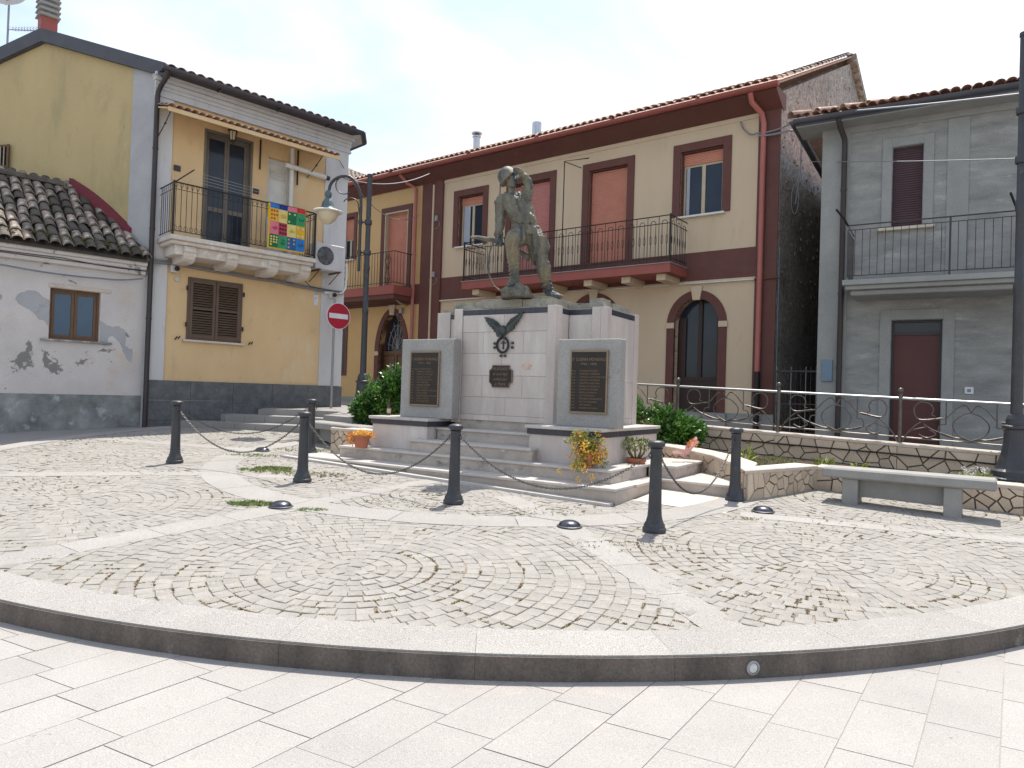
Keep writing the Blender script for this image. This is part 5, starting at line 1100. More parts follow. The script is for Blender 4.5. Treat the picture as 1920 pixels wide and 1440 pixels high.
# verge boards along the gable
mb = MB()
for (s0, z0), (s1, z1) in (((-.30, 8.24), (2.86, 9.22)), ((2.86, 9.22), (6.1, 8.17))):
    V = [gpo(s0, z0+.14, .14), gpo(s1, z1+.14, .14), gpo(s1, z1-.14, .12), gpo(s0, z0-.14, .12)]; V2 = [gpo(s0, z0+.14, -.06), gpo(s1, z1+.14, -.06), gpo(s1, z1-.14, -.02), gpo(s0, z0-.14, -.02)]
    mb = MB(); mb.add(V+V2, [(0, 1, 2, 3), (4, 7, 6, 5), (0, 4, 5, 1), (3, 2, 6, 7), (0, 3, 7, 4), (1, 5, 6, 2)]); part('verge_board', mb, 'gutter', Lh)
# downpipe
mb = MB(); mb.tube([(.06, -.46, 8.17), (.06, -.42, 8.06), (.03, -.22, 7.93), (.0, -.12, 7.78), (-.005, -.11, 7.5), (-.005, -.11, .72)], .052, 10); collars(mb, -.005, -.11, (6.6, 4.9, 3.0), .052); part('downpipe', mb, 'dkmetal', Lh, smooth=True)
# balcony door, white door, window
w_ = window(Lh, 1.08, 2.12, 4.80, 7.32, .10, 'olive', 'glass', 2, 'balcony_door', .06, mid=5.62)
window(Lh, 2.54, 3.15, 4.80, 7.12, .12, 'wpaint', 'wpaint', 1, 'white_door', .05)
mb = MB()
for i in range(5): mb.box(2.66, 3.03, .105, .125, 6.66+.045*i, 6.685+.045*i)
part('door_grille', mb, 'wpaint', Lh)
mb = MB(); frame4(mb, 1.04, 2.16, 4.8, 7.36, .05, -.02, .10, False, .004); part('door_surround', mb, 'olive', Lh)
wn = link('shuttered_window', None, Lh)
mb = MB(); frame4(mb, .80, 2.03, 2.62, 4.0, .05, -.035, .02, b=.004); part('frame', mb, 'louvre', wn)
for a, b_ in ((.85, 1.41), (1.42, 1.98)):
    mb = MB(); frame4(mb, a, b_, 2.67, 3.95, .06, -.045, -.005, b=.003); mb.box(a+.06, b_-.06, -.04, -.01, 3.30, 3.34); part('shutter_leaf', mb, 'louvre', wn)
    mb = MB()
    for i in range(22):
        z = 2.745+.0545*i
        if 3.26 < z < 3.33: continue
        mb.add([(a+.06, -.042, z-.012), (b_-.06, -.042, z-.012), (b_-.06, -.012, z+.022), (a+.06, -.012, z+.022), (a+.06, -.042, z-.004), (b_-.06, -.042, z-.004), (b_-.06, -.012, z+.030), (a+.06, -.012, z+.030)], [(0, 1, 2, 3), (4, 7, 6, 5), (0, 4, 5, 1), (3, 2, 6, 7)])
    part('louvres', mb, 'louvre', wn)
pb('room', 'dark', wn, .82, 2.0, .05, .2, 2.64, 3.98); pb('sill', 'stonetrim', Lh, .72, 2.10, -.09, .05, 2.575, 2.62, b=.006)  # black panel painted as the shade behind the louvres
for x, z in ((.78, 3.7), (.78, 2.9), (2.05, 3.7), (2.05, 2.9)): pb('hinge', 'iron', wn, x-.015, x+.015, -.06, -.03, z, z+.1)
for x in (.60, 2.24): mb = MB(); mb.tube([(x-.04, -.05, 2.60), (x, -.06, 2.66), (x+.03, -.05, 2.62), (x+.05, -.07, 2.68)], .016, 5); part('shutter_catch', mb, 'iron', Lh)
for x, z in ((.48, 6.32), (2.26, 6.22)): pb('wall_socket', 'dkmetal', Lh, x-.07, x+.07, -.03, 0, z-.06, z+.06, b=.006)
# balcony
bal = part('balcony_slab', MB().box(.12, 3.42, -.86, .0, 4.62, 4.715, b=.01).box(.16, 3.38, -.80, .0, 4.54, 4.62, b=.015), 'stonetrim', Lh)
pb('fascia_apron', 'stonetrim', bal, .26, 3.32, -.70, -.02, 4.34, 4.54, b=.008)
for x in (.55, 1.45, 2.40, 3.20):
    mb = MB(); P = [(-.765, 4.50), (-.775, 4.42), (-.76, 4.34), (-.72, 4.27), (-.64, 4.22), (-.50, 4.20), (-.12, 4.20), (0, 4.22), (0, 4.53), (-.76, 4.53)]
    mb.add([(x-.12, a, b_) for a, b_ in P]+[(x+.12, a, b_) for a, b_ in P], [tuple(range(10)), tuple(range(19, 9, -1))]+[(i, (i+1) % 10, 10+(i+1) % 10, 10+i) for i in range(10)]); mb.lathe([(.03, -.125), (.055, -.115), (.055, .115), (.03, .125)], 12, T=Matrix.Translation((x, -.76, 4.44)) @ Matrix.Rotation(math.pi/2, 4, 'Y')); part('corbel', mb, 'stonetrim', bal)
rail = MB()
for z in (4.80, 5.80): rail.tube([(.16, 0, z), (.16, -.82, z), (3.38, -.82, z), (3.38, 0, z)], .016 if z > 5 else .01, 6)
rail.tube([(.16, 0, 5.66), (.16, -.82, 5.66), (3.38, -.82, 5.66), (3.38, 0, 5.66)], .007, 5); part('railing', rail, 'iron', bal)
def bar_mesh(x, y, z0, z1, B, curl_=True, tw=False):
    mb = MB(); mb.tube([(x, y, z0), (x, y, z1)], .007, 5)
    if curl_:
        for s in (-1, 1): mb.tube([(x, y, z1-.11), (x+s*.028, y, z1-.06), (x+s*.035, y, z1-.025), (x+s*.015, y, z1-.012)], .005, 4)
        for s in (-1, 1): mb.tube([(x, y, z0+.12), (x+s*.03, y, z0+.09), (x+s*.035, y, z0+.04), (x+s*.012, y, z0+.02)], .005, 4)
    return part('baluster', mb, 'iron', B)
for i in range(30): bar_mesh(.20+3.14*i/29, -.82, 4.80, 5.80, bal)
for i in range(1, 7): bar_mesh(.16, -.82*i/7, 4.80, 5.80, bal, False); bar_mesh(3.38, -.82*i/7, 4.80, 5.80, bal, False)
for x, y in ((.16, -.82), (3.38, -.82)): pb('newel', 'iron', bal, x-.018, x+.018, y-.018, y+.018, 4.71, 5.83)
for x0, x1 in ((.16, .55),): mb = MB(); mb.tube([(.2, -.80, 5.82), (.75, -.25, 6.30)], .014, 5); part('clothes_line_arm', mb, 'iron', bal)
for i in range(4): cablesag(bal, [(.35+.12*i, -.66+.12*i, 5.95+.1*i), (3.2, -.66+.12*i, 5.9+.1*i)], .0025, 'acwhite', 'clothes_line', .02)
# awning of tiles
aw = part('awning', MB().add([(-.0, -.80, 7.30), (3.95, -.80, 7.30), (3.95, -.04, 7.52), (-.0, -.04, 7.52), (0, -.80, 7.27), (3.95, -.80, 7.27), (3.95, -.04, 7.49), (0, -.04, 7.49)], [(0, 1, 2, 3), (7, 6, 5, 4), (0, 4, 5, 1), (1, 5, 6, 2), (2, 6, 7, 3), (3, 7, 4, 0)]), 'ochre', Lh)
pb('front_board', 'ochre', aw, -.01, 3.96, -.83, -.801, 7.22, 7.31, b=.004)
tiles(aw, 'awning_tile', 'terr3', (-.03, -.86, 7.31), (1, 0, 0), (0, .76, .22), 26, 3, .153, .27, 78, random.Random(9), jit=.003)
for x in (.05, 3.55): mb = MB(); mb.tube([(x, -.02, 6.85), (x+.02, -.42, 7.08), (x+.02, -.74, 7.27)], .011, 5); mb.lathe([(.0, -.03), (.03, 0), (0, .03)], 8, c=(x+.02, -.42, 7.08)); part('awning_brace', mb, 'iron', aw)
for x, z0 in ((2.32, 6.75), (3.28, 6.6)): pb('hanging_rod', 'iron', Lh, x-.014, x+.014, -.06, -.03, z0, 7.45)
# white pipes
mb = MB(); mb.tube([(3.12, -.06, 4.85), (3.12, -.06, 7.45)], .055, 10); mb.tube([(2.90, -.16, 6.98), (3.98, -.16, 6.93)], .06, 10); part('flue_pipe', mb, 'wpaint', Lh, smooth=True)
mb = MB(); mb.tube([(3.98, -.16, 6.93), (4.08, -.16, 6.925)], .058, 10); part('flue_cap', mb, 'dkmetal', Lh)
# lantern under the awning
lt = link('wall_lantern', None, Lh); mb = MB(); mb.lathe([(.02, 7.50), (.03, 7.48), (.11, 7.40), (.115, 7.385), (.09, 7.38)], 6, c=(1.58, -.22, 0)); mb.lathe([(.06, 7.19), (.055, 7.17), (.02, 7.12), (0, 7.10)], 6, c=(1.58, -.22, 0)); mb.tube([(1.58, 0, 7.50), (1.58, -.22, 7.52)], .012, 5)
for k in range(6): t = math.pi*k/3; mb.tube([(1.58+.058*math.cos(t), -.22+.058*math.sin(t), 7.18), (1.58+.088*math.cos(t), -.22+.088*math.sin(t), 7.385)], .006, 4)
part('cage', mb, 'iron', lt); part('glass', MB().lathe([(.05, 7.185), (.078, 7.38)], 6, c=(1.58, -.22, 0)), 'milky', lt)
part('side_soffit', MB().prism([(4.69, -.17), (4.82, -.42), (5.2, .15), (5.2, 4), (4.69, 4)], 8.185, 8.215), 'white', Lh)
# camera boxes, notice, cables
for x, z in ((.48, 4.12), (4.32, 4.02)): bx_ = part('junction_box', MB().box(x-.08, x+.08, -.13, -.035, z-.08, z+.07, b=.01), 'acwhite', Lh); part('camera', MB().lathe([(.0, -.02), (.05, 0), (.055, .04), (.0, .05)], 12, T=Matrix.Translation((x+.02, -.16, z-.0)) @ Matrix.Rotation(math.pi/2, 4, 'X')), 'iron', bx_)
part('junction_box', MB().lathe([(.0, 0), (.055, .0), (.05, .03), (0, .03)], 14, T=Matrix.Translation((.56, -.01, 3.92)) @ Matrix.Rotation(math.pi/2, 4, 'X')), 'acwhite', Lh)
pb('notice', 'signwhite', Lh, 3.86, 3.98, -.012, -.002, 3.72, 4.05); pb('notice_band', 'curtain', Lh, 3.865, 3.975, -.0145, -.0125, 3.98, 4.04); mb = MB(); mb.add([(3.88, -.0145, 3.88), (3.92, -.0145, 3.90), (3.95, -.0145, 3.94), (3.93, -.0145, 3.90), (3.90, -.0145, 3.87)], [(0, 1, 2, 3, 4)]); part('notice_mark', mb, 'iron', Lh)
for k, (z, r_, sg) in enumerate(((4.27, .014, .02), (4.235, .018, .03), (4.20, .01, .045), (4.255, .008, .05))): cablesag(Lh, [(-.1, -.13, z-.02), (.5, -.07, z+.02), (1.6, -.06, z-.03), (2.8, -.06, z-.05), (3.8, -.06, z-.11), (4.66, -.07, z-.12)], r_, 'cable', 'cable', sg*.4)
cablesag(Lh, [(3.22, -.5, 4.30), (3.6, -.3, 4.12), (4.62, -.1, 4.10)], .009, 'iron'); mb = MB(); mb.tube([(4.1, -.08, 4.06), (4.6, -.1, 4.10), (4.72, -.06, 4.25), (4.76, -.03, 4.5), (4.76, -.02, 4.9)], .03, 7); part('white_hose', mb, 'wpaint', Lh, smooth=True)
o1, o2 = gpo(3.72, 0, .04), gpo(4.4, 0, .04); mb = MB(); mb.add([(o1[0], o1[1], 6.37), (o2[0], o2[1], 6.37), (o2[0], o2[1], 6.8), (o1[0], o1[1], 6.8)], [(0, 1, 2, 3)]); gwn = part('gable_vent', mb, 'dark', Lh)  # black sheet painted as the shade behind the bars
for i in range(8): t = i/7; x = o1[0]+(o2[0]-o1[0])*t; y = o1[1]+(o2[1]-o1[1])*t-.03; mb = MB(); mb.tube([(x, y, 6.35), (x, y, 6.82)], .014, 5); part('bar', mb, 'beige', gwn)
mb = MB(); mb.tube([(o1[0]+.02, o1[1]-.04, 6.35), (o2[0], o2[1]-.04, 6.35)], .03, 4); mb.tube([(o1[0]+.02, o1[1]-.04, 6.82), (o2[0], o2[1]-.04, 6.82)], .03, 4); mb.tube([(o1[0]+.01, o1[1]-.04, 6.32), (o1[0]+.01, o1[1]-.04, 6.85)], .03, 4); part('vent_frame', mb, 'wood', gwn)
# chimney with louvred cowl
chx, chy = -1.40, 3.10
ch = part('chimney', MB().box(chx-.165, chx+.165, chy-.165, chy+.165, 8.8, 9.93, b=.01), 'redpaint', Lh)
for i in range(6):
    z = 9.93+.125*i; mb = MB(); mb.lathe([(.21, z-.01), (.30, z), (.30, z+.03), (.22, z+.085), (.20, z+.11)], 4, T=Matrix.Translation((chx, chy, 0)) @ Matrix.Rotation(math.pi/4, 4, 'Z')); part('cowl_ring', mb, 'greytrim', ch)
# blanket, air conditioner
bk = thing('play_mat', 'colourful numbered patchwork play mat hanging over the yellow house balcony rail', 'blanket', (LX, LY, 4.8), R(45))
bx0, bx1, bz0, bz1 = 2.18, 3.10, 4.78, 5.80
def by(x, z): return -.852-.012*math.sin(x*9)-.008*math.sin(z*7+x*4)
def cloth(x0, x1, z0, z1, off=0, n=4):
    mb = MB(); V = []
    for j in range(n+1):
        for i in range(n+1): x = x0+(x1-x0)*i/n; z = z0+(z1-z0)*j/n; V.append((x, by(x, z)-off, z))
    m = len(V); V += [(a, b_+.006, c_) for a, b_, c_ in V]; Fs = [(j*(n+1)+i, j*(n+1)+i+1, (j+1)*(n+1)+i+1, (j+1)*(n+1)+i) for j in range(n) for i in range(n)]
    mb.add(V, Fs+[tuple(q+m for q in f[::-1]) for f in Fs]); return mb
bb = part('backing', cloth(bx0, bx1, bz0, bz1, 0, 8), 'c_yor', bk)
GR = [['c_yor', 'c_yel', 'c_dgr', 'c_gr'], ['c_pink', 'c_crim', 'c_yel', 'c_yor'], ['c_dgr', 'c_gr', 'c_blu', 'c_lbl']]
NUM = {(0, 1): ('8', 'c_org'), (0, 3): ('3', 'c_dgr'), (1, 0): ('9', 'c_crim'), (1, 2): ('4', 'c_org'), (2, 1): ('10', 'c_dgr'), (2, 3): ('5', 'c_blu')}
DOT = {(0, 0): ('c_crim', 8), (0, 2): ('c_yel', 3), (1, 1): ('c_dk', 9), (1, 3): ('signwhite', 4), (2, 0): ('c_yel', 10), (2, 2): ('c_org', 5)}
cw, chh = (bx1-bx0-.05)/4, (bz1-bz0-.13)/3
for i, m in enumerate(('c_lbl', 'c_navy', 'c_pink', 'c_red')): part('top_patch', cloth(bx0+.04+cw*i+.002, bx0+.04+cw*(i+1)-.002, bz1-.10, bz1+.005, .004, 2), m, bk)
part('rail_fold', MB().add([(bx0, -.80, bz1-.3), (bx1, -.80, bz1-.3), (bx1, -.80, bz1+.02), (bx0, -.80, bz1+.02), (bx1, -.86, bz1+.02), (bx0, -.86, bz1+.02)], [(0, 1, 2, 3), (3, 2, 4, 5)]), 'c_yor', bk)
for r_ in range(3):
    for c_ in range(4):
        x0 = bx0+.04+cw*c_; z1 = bz1-.10-chh*r_; z0 = z1-chh; pt = part('patch', cloth(x0+.0015, x0+cw-.0015, z0+.0015, z1-.0015, .004, 3), GR[r_][c_], bk)
        xm, zm = (x0+x0+cw)/2, (z0+z1)/2; mb = MB()
        if (r_, c_) in NUM: s, m = NUM[(r_, c_)]; put_text(mb, s, .19 if len(s) == 1 else .15, xm, by(xm, zm)-.013, zm, rot=-math.pi/2); part('number', mb, m, pt)
        else:
            m, k = DOT[(r_, c_)]; rr = random.Random(r_*7+c_); cols_ = 3 if k > 5 else 2
            for q in range(k): a = x0+cw*(.2+.3*(q % cols_)*(1 if cols_ == 3 else 1.9)); z = z1-chh*(.2+.6*(q//cols_)/max(1, (k-1)//cols_)); part('motif', MB().lathe([(0, 0), (.024, 0), (.024, .004), (0, .004)], 7, T=Matrix.Translation((a, by(a, z)-.008, z)) @ Matrix.Rotation(math.pi/2, 4, 'X')), m, pt)
ac = thing('air_conditioner', 'dusty white air conditioner unit on brackets beside the yellow house balcony', 'air conditioner', (LX, LY, 4.5), R(45))
part('casing', MB().box(3.60, 4.38, -.50, -.18, 4.56, 5.20, b=.015), 'acwhite', ac)
T = Matrix.Translation((3.86, -.50, 4.90)) @ Matrix.Rotation(math.pi/2, 4, 'X')
mb = MB(); mb.lathe([(.0, .004), (.225, .004), (.225, .010), (0, .010)], 32, T=T); part('fan_opening', mb, 'dkmetal', ac)
mb = MB()
for k in range(1, 8): mb.lathe([(.029*k, .010), (.029*k, .016), (.029*k+.004, .016), (.029*k+.004, .010)], 28, T=T)
for k in range(8): t = math.pi*k/4; mb.add([(3.86+.01*math.cos(t+1.57), -.517, 4.90+.01*math.sin(t+1.57)), (3.86+.22*math.cos(t), -.517, 4.90+.22*math.sin(t)), (3.86+.22*math.cos(t+.03), -.517, 4.90+.22*math.sin(t+.03))], [(0, 1, 2)])
part('fan_grille', mb, 'galv', ac)
mb = MB()
for x in (3.70, 4.25): mb.box(x-.02, x+.02, -.55, -.035, 4.52, 4.56); mb.tube([(x, -.04, 4.28), (x, -.5, 4.52)], .015, 4)
part('brackets', mb, 'wood', ac)
# mast with dish and aerial left of the chimney
o = thing('tv_aerial', 'comb shaped tv aerial on a mast left of the red chimney', 'aerial', (-12.45, 16.9, 8.2))
mb = MB(); mb.tube([(0, 0, 8.2), (0, 0, 12.0)], .025, 6); mb.tube([(0, 0, 10.06), (.92, .1, 10.10)], .012, 5)
for i in range(12): x = .12+.07*i; mb.tube([(x, -.11, 10.07+.04*x), (x, .13, 10.07+.04*x)], .006, 4); mb.tube([(x, 0, 10.04), (x, 0, 10.13)], .006, 4)
mb.tube([(0, 0, 9.25), (.22, 0, 9.3)], .012, 5); part('rods', mb, 'galv', o)
o = thing('satellite_dish', 'white satellite dish at the top left corner of the picture', 'satellite dish', (-12.42, 16.8, 10.3))
T = Matrix.Translation((.12, -.25, 10.86)) @ Matrix.Rotation(R(65), 4, 'X') @ Matrix.Rotation(R(20), 4, 'Y')
part('dish', MB().lathe([(0, .07), (.2, .05), (.36, .0), (.45, -.05), (.45, -.06), (.36, -.012), (.2, .038), (0, .058)], 28, T=T), 'acwhite', o, smooth=True)
mb = MB(); mb.tube([(.12, -.2, 10.5), (.50, -.65, 10.62)], .014, 5); mb.box(.46, .56, -.72, -.60, 10.57, 10.69); part('feed_arm', mb, 'iron', o)

# ------------------------------------------------------------ OLD SHED with mossy tiles
sh = thing('old_outbuilding', 'low old outbuilding with peeling whitewash and mossy clay tile roof, far left', 'outbuilding', (LX, LY, .5), R(45))
part('wall', wall(-5.2, -.06, 1.36, 3.95, [(-1.76, -.88, 2.44, 3.44)], .04, .2), 'shedwall', sh)
for P in ([(40, 566), (48, 555), (60, 549), (75, 548), (88, 560), (98, 562), (98, 614), (90, 604), (80, 600), (70, 588), (60, 582), (48, 577)],
          [(189, 594), (200, 602), (212, 604), (224, 602), (236, 610), (238, 640), (246, 646), (252, 645), (252, 674), (244, 670), (234, 652), (226, 634), (214, 622), (205, 625), (204, 640), (198, 644), (189, 640)],
          [(-2, 560), (8, 557), (19, 562), (20, 572), (6, 574), (-3, 570)], [(-4, 610), (10, 612), (20, 622), (18, 634), (12, 628), (0, 618)], [(66, 664), (72, 661), (76, 667), (70, 671)]):
    Q = []
    for i in range(len(P)):
        a, c_ = P[i], P[(i+1) % len(P)]
        for t in (0, .33, .66): q = (a[0]+(c_[0]-a[0])*t, a[1]+(c_[1]-a[1])*t); Q.append((-1.76+(q[0]-98)*.0098+rnd.uniform(-.012, .012), 3.43-(q[1]-540)*.0103+rnd.uniform(-.012, .012)))
    part('bare_patch', MB().prismy(Q, .036, .045), 'bare', sh)
part('damp_base', MB().box(-5.2, -.055, .022, .2, .2, 1.365), 'shedbase', sh)
pb('end_wall', 'shedwall', sh, -5.21, -5.0, .05, 2.9, .3, 4.3)
wi = window(sh, -1.76, -.88, 2.44, 3.44, .13, 'wood', 'blueglass', 2, 'window', .045); pb('sill', 'shedbase', sh, -1.90, -.66, -.03, .1, 2.40, 2.438, b=.006); pb('lintel', 'coping', sh, -1.80, -.70, .02, .05, 3.445, 3.52, b=.006)
for z, o_ in ((3.90, .06), (4.0, .10), (4.08, .15)): pb('eave_moulding', 'shedwall', sh, -5.2, -.07, -o_, .1, z, z+.085, b=.015)
sy, szz, ry2, rz2 = -.28, 4.20, 1.62, 5.78; s2 = (rz2-szz)/(ry2-sy)
gy = lambda y: min(-.08, gd.x/gd.y*max(y, 0)-.03)
roofplane(sh, [(-5.4, sy+.08, szz), (-.1, sy+.08, szz), (-.1, .1, szz+s2*.38), (gy(ry2), ry2, rz2), (-5.4, ry2, rz2)], 'terr2'); roofplane(sh, [(-5.4, ry2, rz2), (gy(ry2), ry2, rz2), (gy(3.2), 3.2, 4.6), (-5.4, 3.2, 4.6)], 'terr2')
rs = random.Random(5)
tiles(sh, 'roof_tile', 'terr', (-5.35, sy, szz+.03), (1, 0, 0), (0, 1, s2), 26, 9, .205, .30, 220, rs, keep=lambda p: p.x < gy(p.y)-.05, jit=.02, wd=.195, mats=['terr', 'terr2', 'terr'])
for i in range(14): x = gy(ry2)-.2-.34*i; T = Matrix.Translation((x, ry2, rz2+.03)) @ Matrix.Rotation(math.pi/2, 4, 'Z'); mb = MB(); t_ = tile_mesh(.26, .40, 0); mb.add(t_.v, t_.f, T); part('ridge_tile', mb, 'terr2', sh)
mb = MB()   # red rendered upstand along the neighbour's gable
P = []
for i in range(13):
    t = i/12; y = .36+(ry2+.05-.36)*t; z = szz+(y-sy)*s2+.18+.10*math.sin(math.pi*t*.9); P.append((gd.x/gd.y*y-.015, y, z))
vs = []
for x, y, z in P: vs += [(x-.07, y-.03, z-.6), (x-.07, y-.03, z), (x+.05, y+.02, z+.015)]
mb.add(vs, sum([[(3*i, 3*i+3, 3*i+4, 3*i+1), (3*i+1, 3*i+4, 3*i+5, 3*i+2)] for i in range(12)], [])+[(0, 1, 2)]); M['magenta'] = mat('dark_red_render', (.20, .035, .05), (.14, .03, .04), 4, .9, .4, 50); part('red_upstand', mb, 'magenta', sh)
cablesag(sh, [(-5.2, -.1, 3.93), (-2.5, -.08, 3.74), (-.9, -.06, 3.72), (-.15, -.12, 3.82)], .018, 'cable', 'cable', .03); cablesag(sh, [(-5.2, -.1, 4.05), (-1.6, -.12, 4.02), (-.1, -.14, 3.98)], .009, 'iron', 'cable', .03)
mb = MB(); rs2 = random.Random(6)
for k in range(70):
    x = rs2.uniform(-2.8, -.15); y = sy+.05+abs(rs2.gauss(0, .10)); c_ = (x, y, szz+(y-sy)*s2+.09); r_ = rs2.uniform(.02, .06); foliage(mb, c_, (r_, r_, r_*.6), 26, .035, .014, rs2, .3)
part('roof_moss', mb, 'moss', sh, kind='stuff')

# ------------------------------------------------------------ steps and raised street on the left
ter = link('raised_street', None, None, 'structure'); S0 = [(-7.1, 14.75), (-6.2, 14.72), (-5.3, 14.62), (-4.3, 14.40), (-3.75, 14.1)]
def stepline(dy, dxr): return [(x+ .25*dy*(0 if i == 0 else 1), y+dy-(.0 if i == 0 else 0)) for i, (x, y) in enumerate(S0)]
for k, (dy, z0, z1, x_in) in enumerate(((0, .5, .86, -7.2), (.55, .86, 1.01, -6.3), (1.15, 1.01, 1.15, -5.6))):
    LN = [(x, y+dy) for x, y in S0 if x >= x_in or k == 0]
    if k: LN = [(x_in, LN[0][1]+.03)]+LN
    top = [(x_in-.1, 19.0), (-3.4, 19.0)]
    for i in range(len(LN)-1):
        (xa, ya), (xb, yb) = LN[i], LN[i+1]; nsl = 2
        for j in range(nsl):
            t0, t1 = j/nsl, (j+1)/nsl; p = (xa+(xb-xa)*t0+.003, ya+(yb-ya)*t0); q = (xa+(xb-xa)*t1-.003, ya+(yb-ya)*t1)
            part('step_stone', MB().prism([p, q, (q[0], q[1]+.62), (p[0], p[1]+.62)], z0-.3, z1+.0015*j), 'stonebench' if False else 'street', ter)
P = [(-5.65, 15.75), (-4.3, 15.6), (-3.7, 15.2), (-3.62, 13.6), (-2.9, 12.9), (-2.3, 13.6), (-2.0, 16.0), (-.9, 17.2), (9, 11.5), (12, 14), (2, 24), (-11, 34), (-14, 30), (-5.0, 18.6)]
part('street_surface', MB().prism([(x, y) for x, y in P[:8]]+[(-2.2, 18.4), (-10, 28), (-13, 27), (-4.6, 17.9)], .5, 1.15, zt=lambda x, y: 1.13+max(0, y-16)*.02), 'street', ter)

# ------------------------------------------------------------ CENTRE HOUSE (cream and maroon)
CXX, CYY = 6.08, 16.0; AC = R(-37.38)
Ch = thing('cream_maroon_house', 'long two storey cream house with maroon trim and salmon roller shutters', 'house', (CXX, CYY, .8), AC)
CH = [(-2.55, -1.46, 6.20, 7.82), (-5.22, -4.04, 4.90, 7.80), (-7.88, -6.50, 4.90, 7.82), (-9.98, -8.98, 6.20, 7.78), (-2.60, -1.46, 1.36, 3.50, 4.14), (-5.6, -4.3, 1.5, 3.55, 4.25)]
part('wall', wall(-10.65, -.60, 1.38, 8.42, CH, 0, .22), 'cream', Ch)
LHo = [(-13.35, -12.2, 4.95, 7.70), (-15.62, -14.95, 6.27, 7.8), (-13.45, -12.2, 1.5, 2.9, 4.22), (-15.9, -15.2, 2.2, 4.2)]
part('wall', wall(-18.5, -11.55, 1.30, 8.42, LHo, 0, .22), 'orange', Ch)
pb('plinth', 'greytrim', Ch, -18.5, -2.9, -.05, .1, .5, 1.55 if False else 1.37); pb('plinth', 'greytrim', Ch, -1.2, -.10, -.05, .1, .5, 1.37); pb('threshold', 'greytrim', Ch, -2.9, -1.2, -.12, .2, .5, 1.35)
pb('end_pilaster', 'maroon', Ch, -.62, -.125, -.04, .1, 1.38, 8.42, b=.004)
pb('middle_pilaster', 'maroon', Ch, -11.56, -11.0, -.04, .1, 1.3, 8.42, b=.004); pb('middle_pilaster', 'maroon', Ch, -10.98, -10.62, -.08, .1, 1.3, 8.42, b=.004)
pb('storey_band', 'maroon', Ch, -10.62, -.602, -.03, .02, 4.57, 5.27, b=.003); pb('storey_band', 'maroon', Ch, -18.5, -11.562, -.03, .02, 4.50, 5.15, b=.003)
pb('thin_moulding', 'cream', Ch, -10.62, -.602, -.05, .02, 4.51, 4.568, b=.008)
pb('upper_moulding', 'cream', Ch, -10.62, -.602, -.025, .02, 8.30, 8.42, b=.006)
# maroon sloped soffit
mb = MB(); mb.add([(-18.5, -.04, 8.40), (-.08, -.04, 8.40), (-.08, -.52, 8.66), (-18.5, -.52, 8.66), (-18.5, .2, 8.76), (-.08, .2, 8.76), (-.08, .2, 8.40), (-18.5, .2, 8.4), (-.08, -.52, 8.76), (-18.5, -.52, 8.76)], [(0, 1, 2, 3), (3, 2, 8, 9), (1, 6, 5, 8, 2), (0, 3, 9, 4, 7)]); part('eave_soffit', mb, 'maroon', Ch)
gutter(Ch, 'redpaint', (-.02, -.61, 8.78), (-18.5, -.61, 8.78), .095)
for x in (-1.9, -4.2, -6.6, -9.1, -12.5): mb = MB(); mb.lathe([(.1, -.02), (.1, .02)], 10, T=Matrix.Translation((x, -.61, 8.78)) @ Matrix.Rotation(math.pi/2, 4, 'Y')); part('gutter_joint', mb, 'redpaint', Ch)
rs_ = .52
deck = roofplane(Ch, [(-18.5, -.56, 8.80), (-.04, -.56, 8.80), (-.04, 6.5, 8.80+7.06*.485), (-18.5, 6.5, 8.80+7.06*.485)], 'terr3')
roofplane(Ch, [(-18.5, 6.5, 12.22), (-.04, 6.5, 12.22), (-.04, 12.5, 9.2), (-18.5, 12.5, 9.2)], 'terr3')
tiles(Ch, 'roof_tile', 'terr3', (.0-.205*90, -.66, 8.815), (1, 0, 0), (0, 1, .485), 90, 3, .205, .38, 180, random.Random(12), jit=.005)
tiles(Ch, 'verge_tile', 'terr', (-.26, .4, 9.32), (1, 0, 0), (0, 1, .485), 1, 18, .24, .38, 18, random.Random(13), jit=.012)
# right gable of rubble
mb = MB(); P = [(0, .3), (0, 8.8), (6.5, 12.0), (12.2, 9.2), (12.2, .3)]
mb.add([(-.115, y, z) for y, z in P]+[(-.4, y, z) for y, z in P], [tuple(range(5)), tuple(range(9, 4, -1)), (0, 5, 6, 1)]); gb = part('gable_wall', mb, 'rubble', Ch)
mb = MB(); mb.add([(.06, 6.5, 12.28), (.06, 12.6, 9.25), (-.2, 12.6, 9.25), (-.2, 6.5, 12.28), (.06, 6.5, 12.05), (.06, 12.6, 9.02), (-.2, 12.6, 9.02), (-.2, 6.5, 12.05)], [(0, 1, 2, 3), (0, 4, 5, 1), (4, 7, 6, 5), (0, 3, 7, 4)]); part('rear_verge', mb, 'terr', Ch)
rr = random.Random(15); mb = MB()   # projecting rubble stones
for k in range(230):
    y = rr.uniform(.1, 7.5); z = rr.uniform(4.0, 8.7+min(y, 6.4)*.47); r_ = rr.uniform(.03, .075)
    mb.box(-.13, -.105+rr.uniform(.0, .025), y-r_, y+r_, z-r_*.7, z+r_*.7, b=.012)
part('rubble_stones', mb, 'rubble', Ch, kind='stuff')
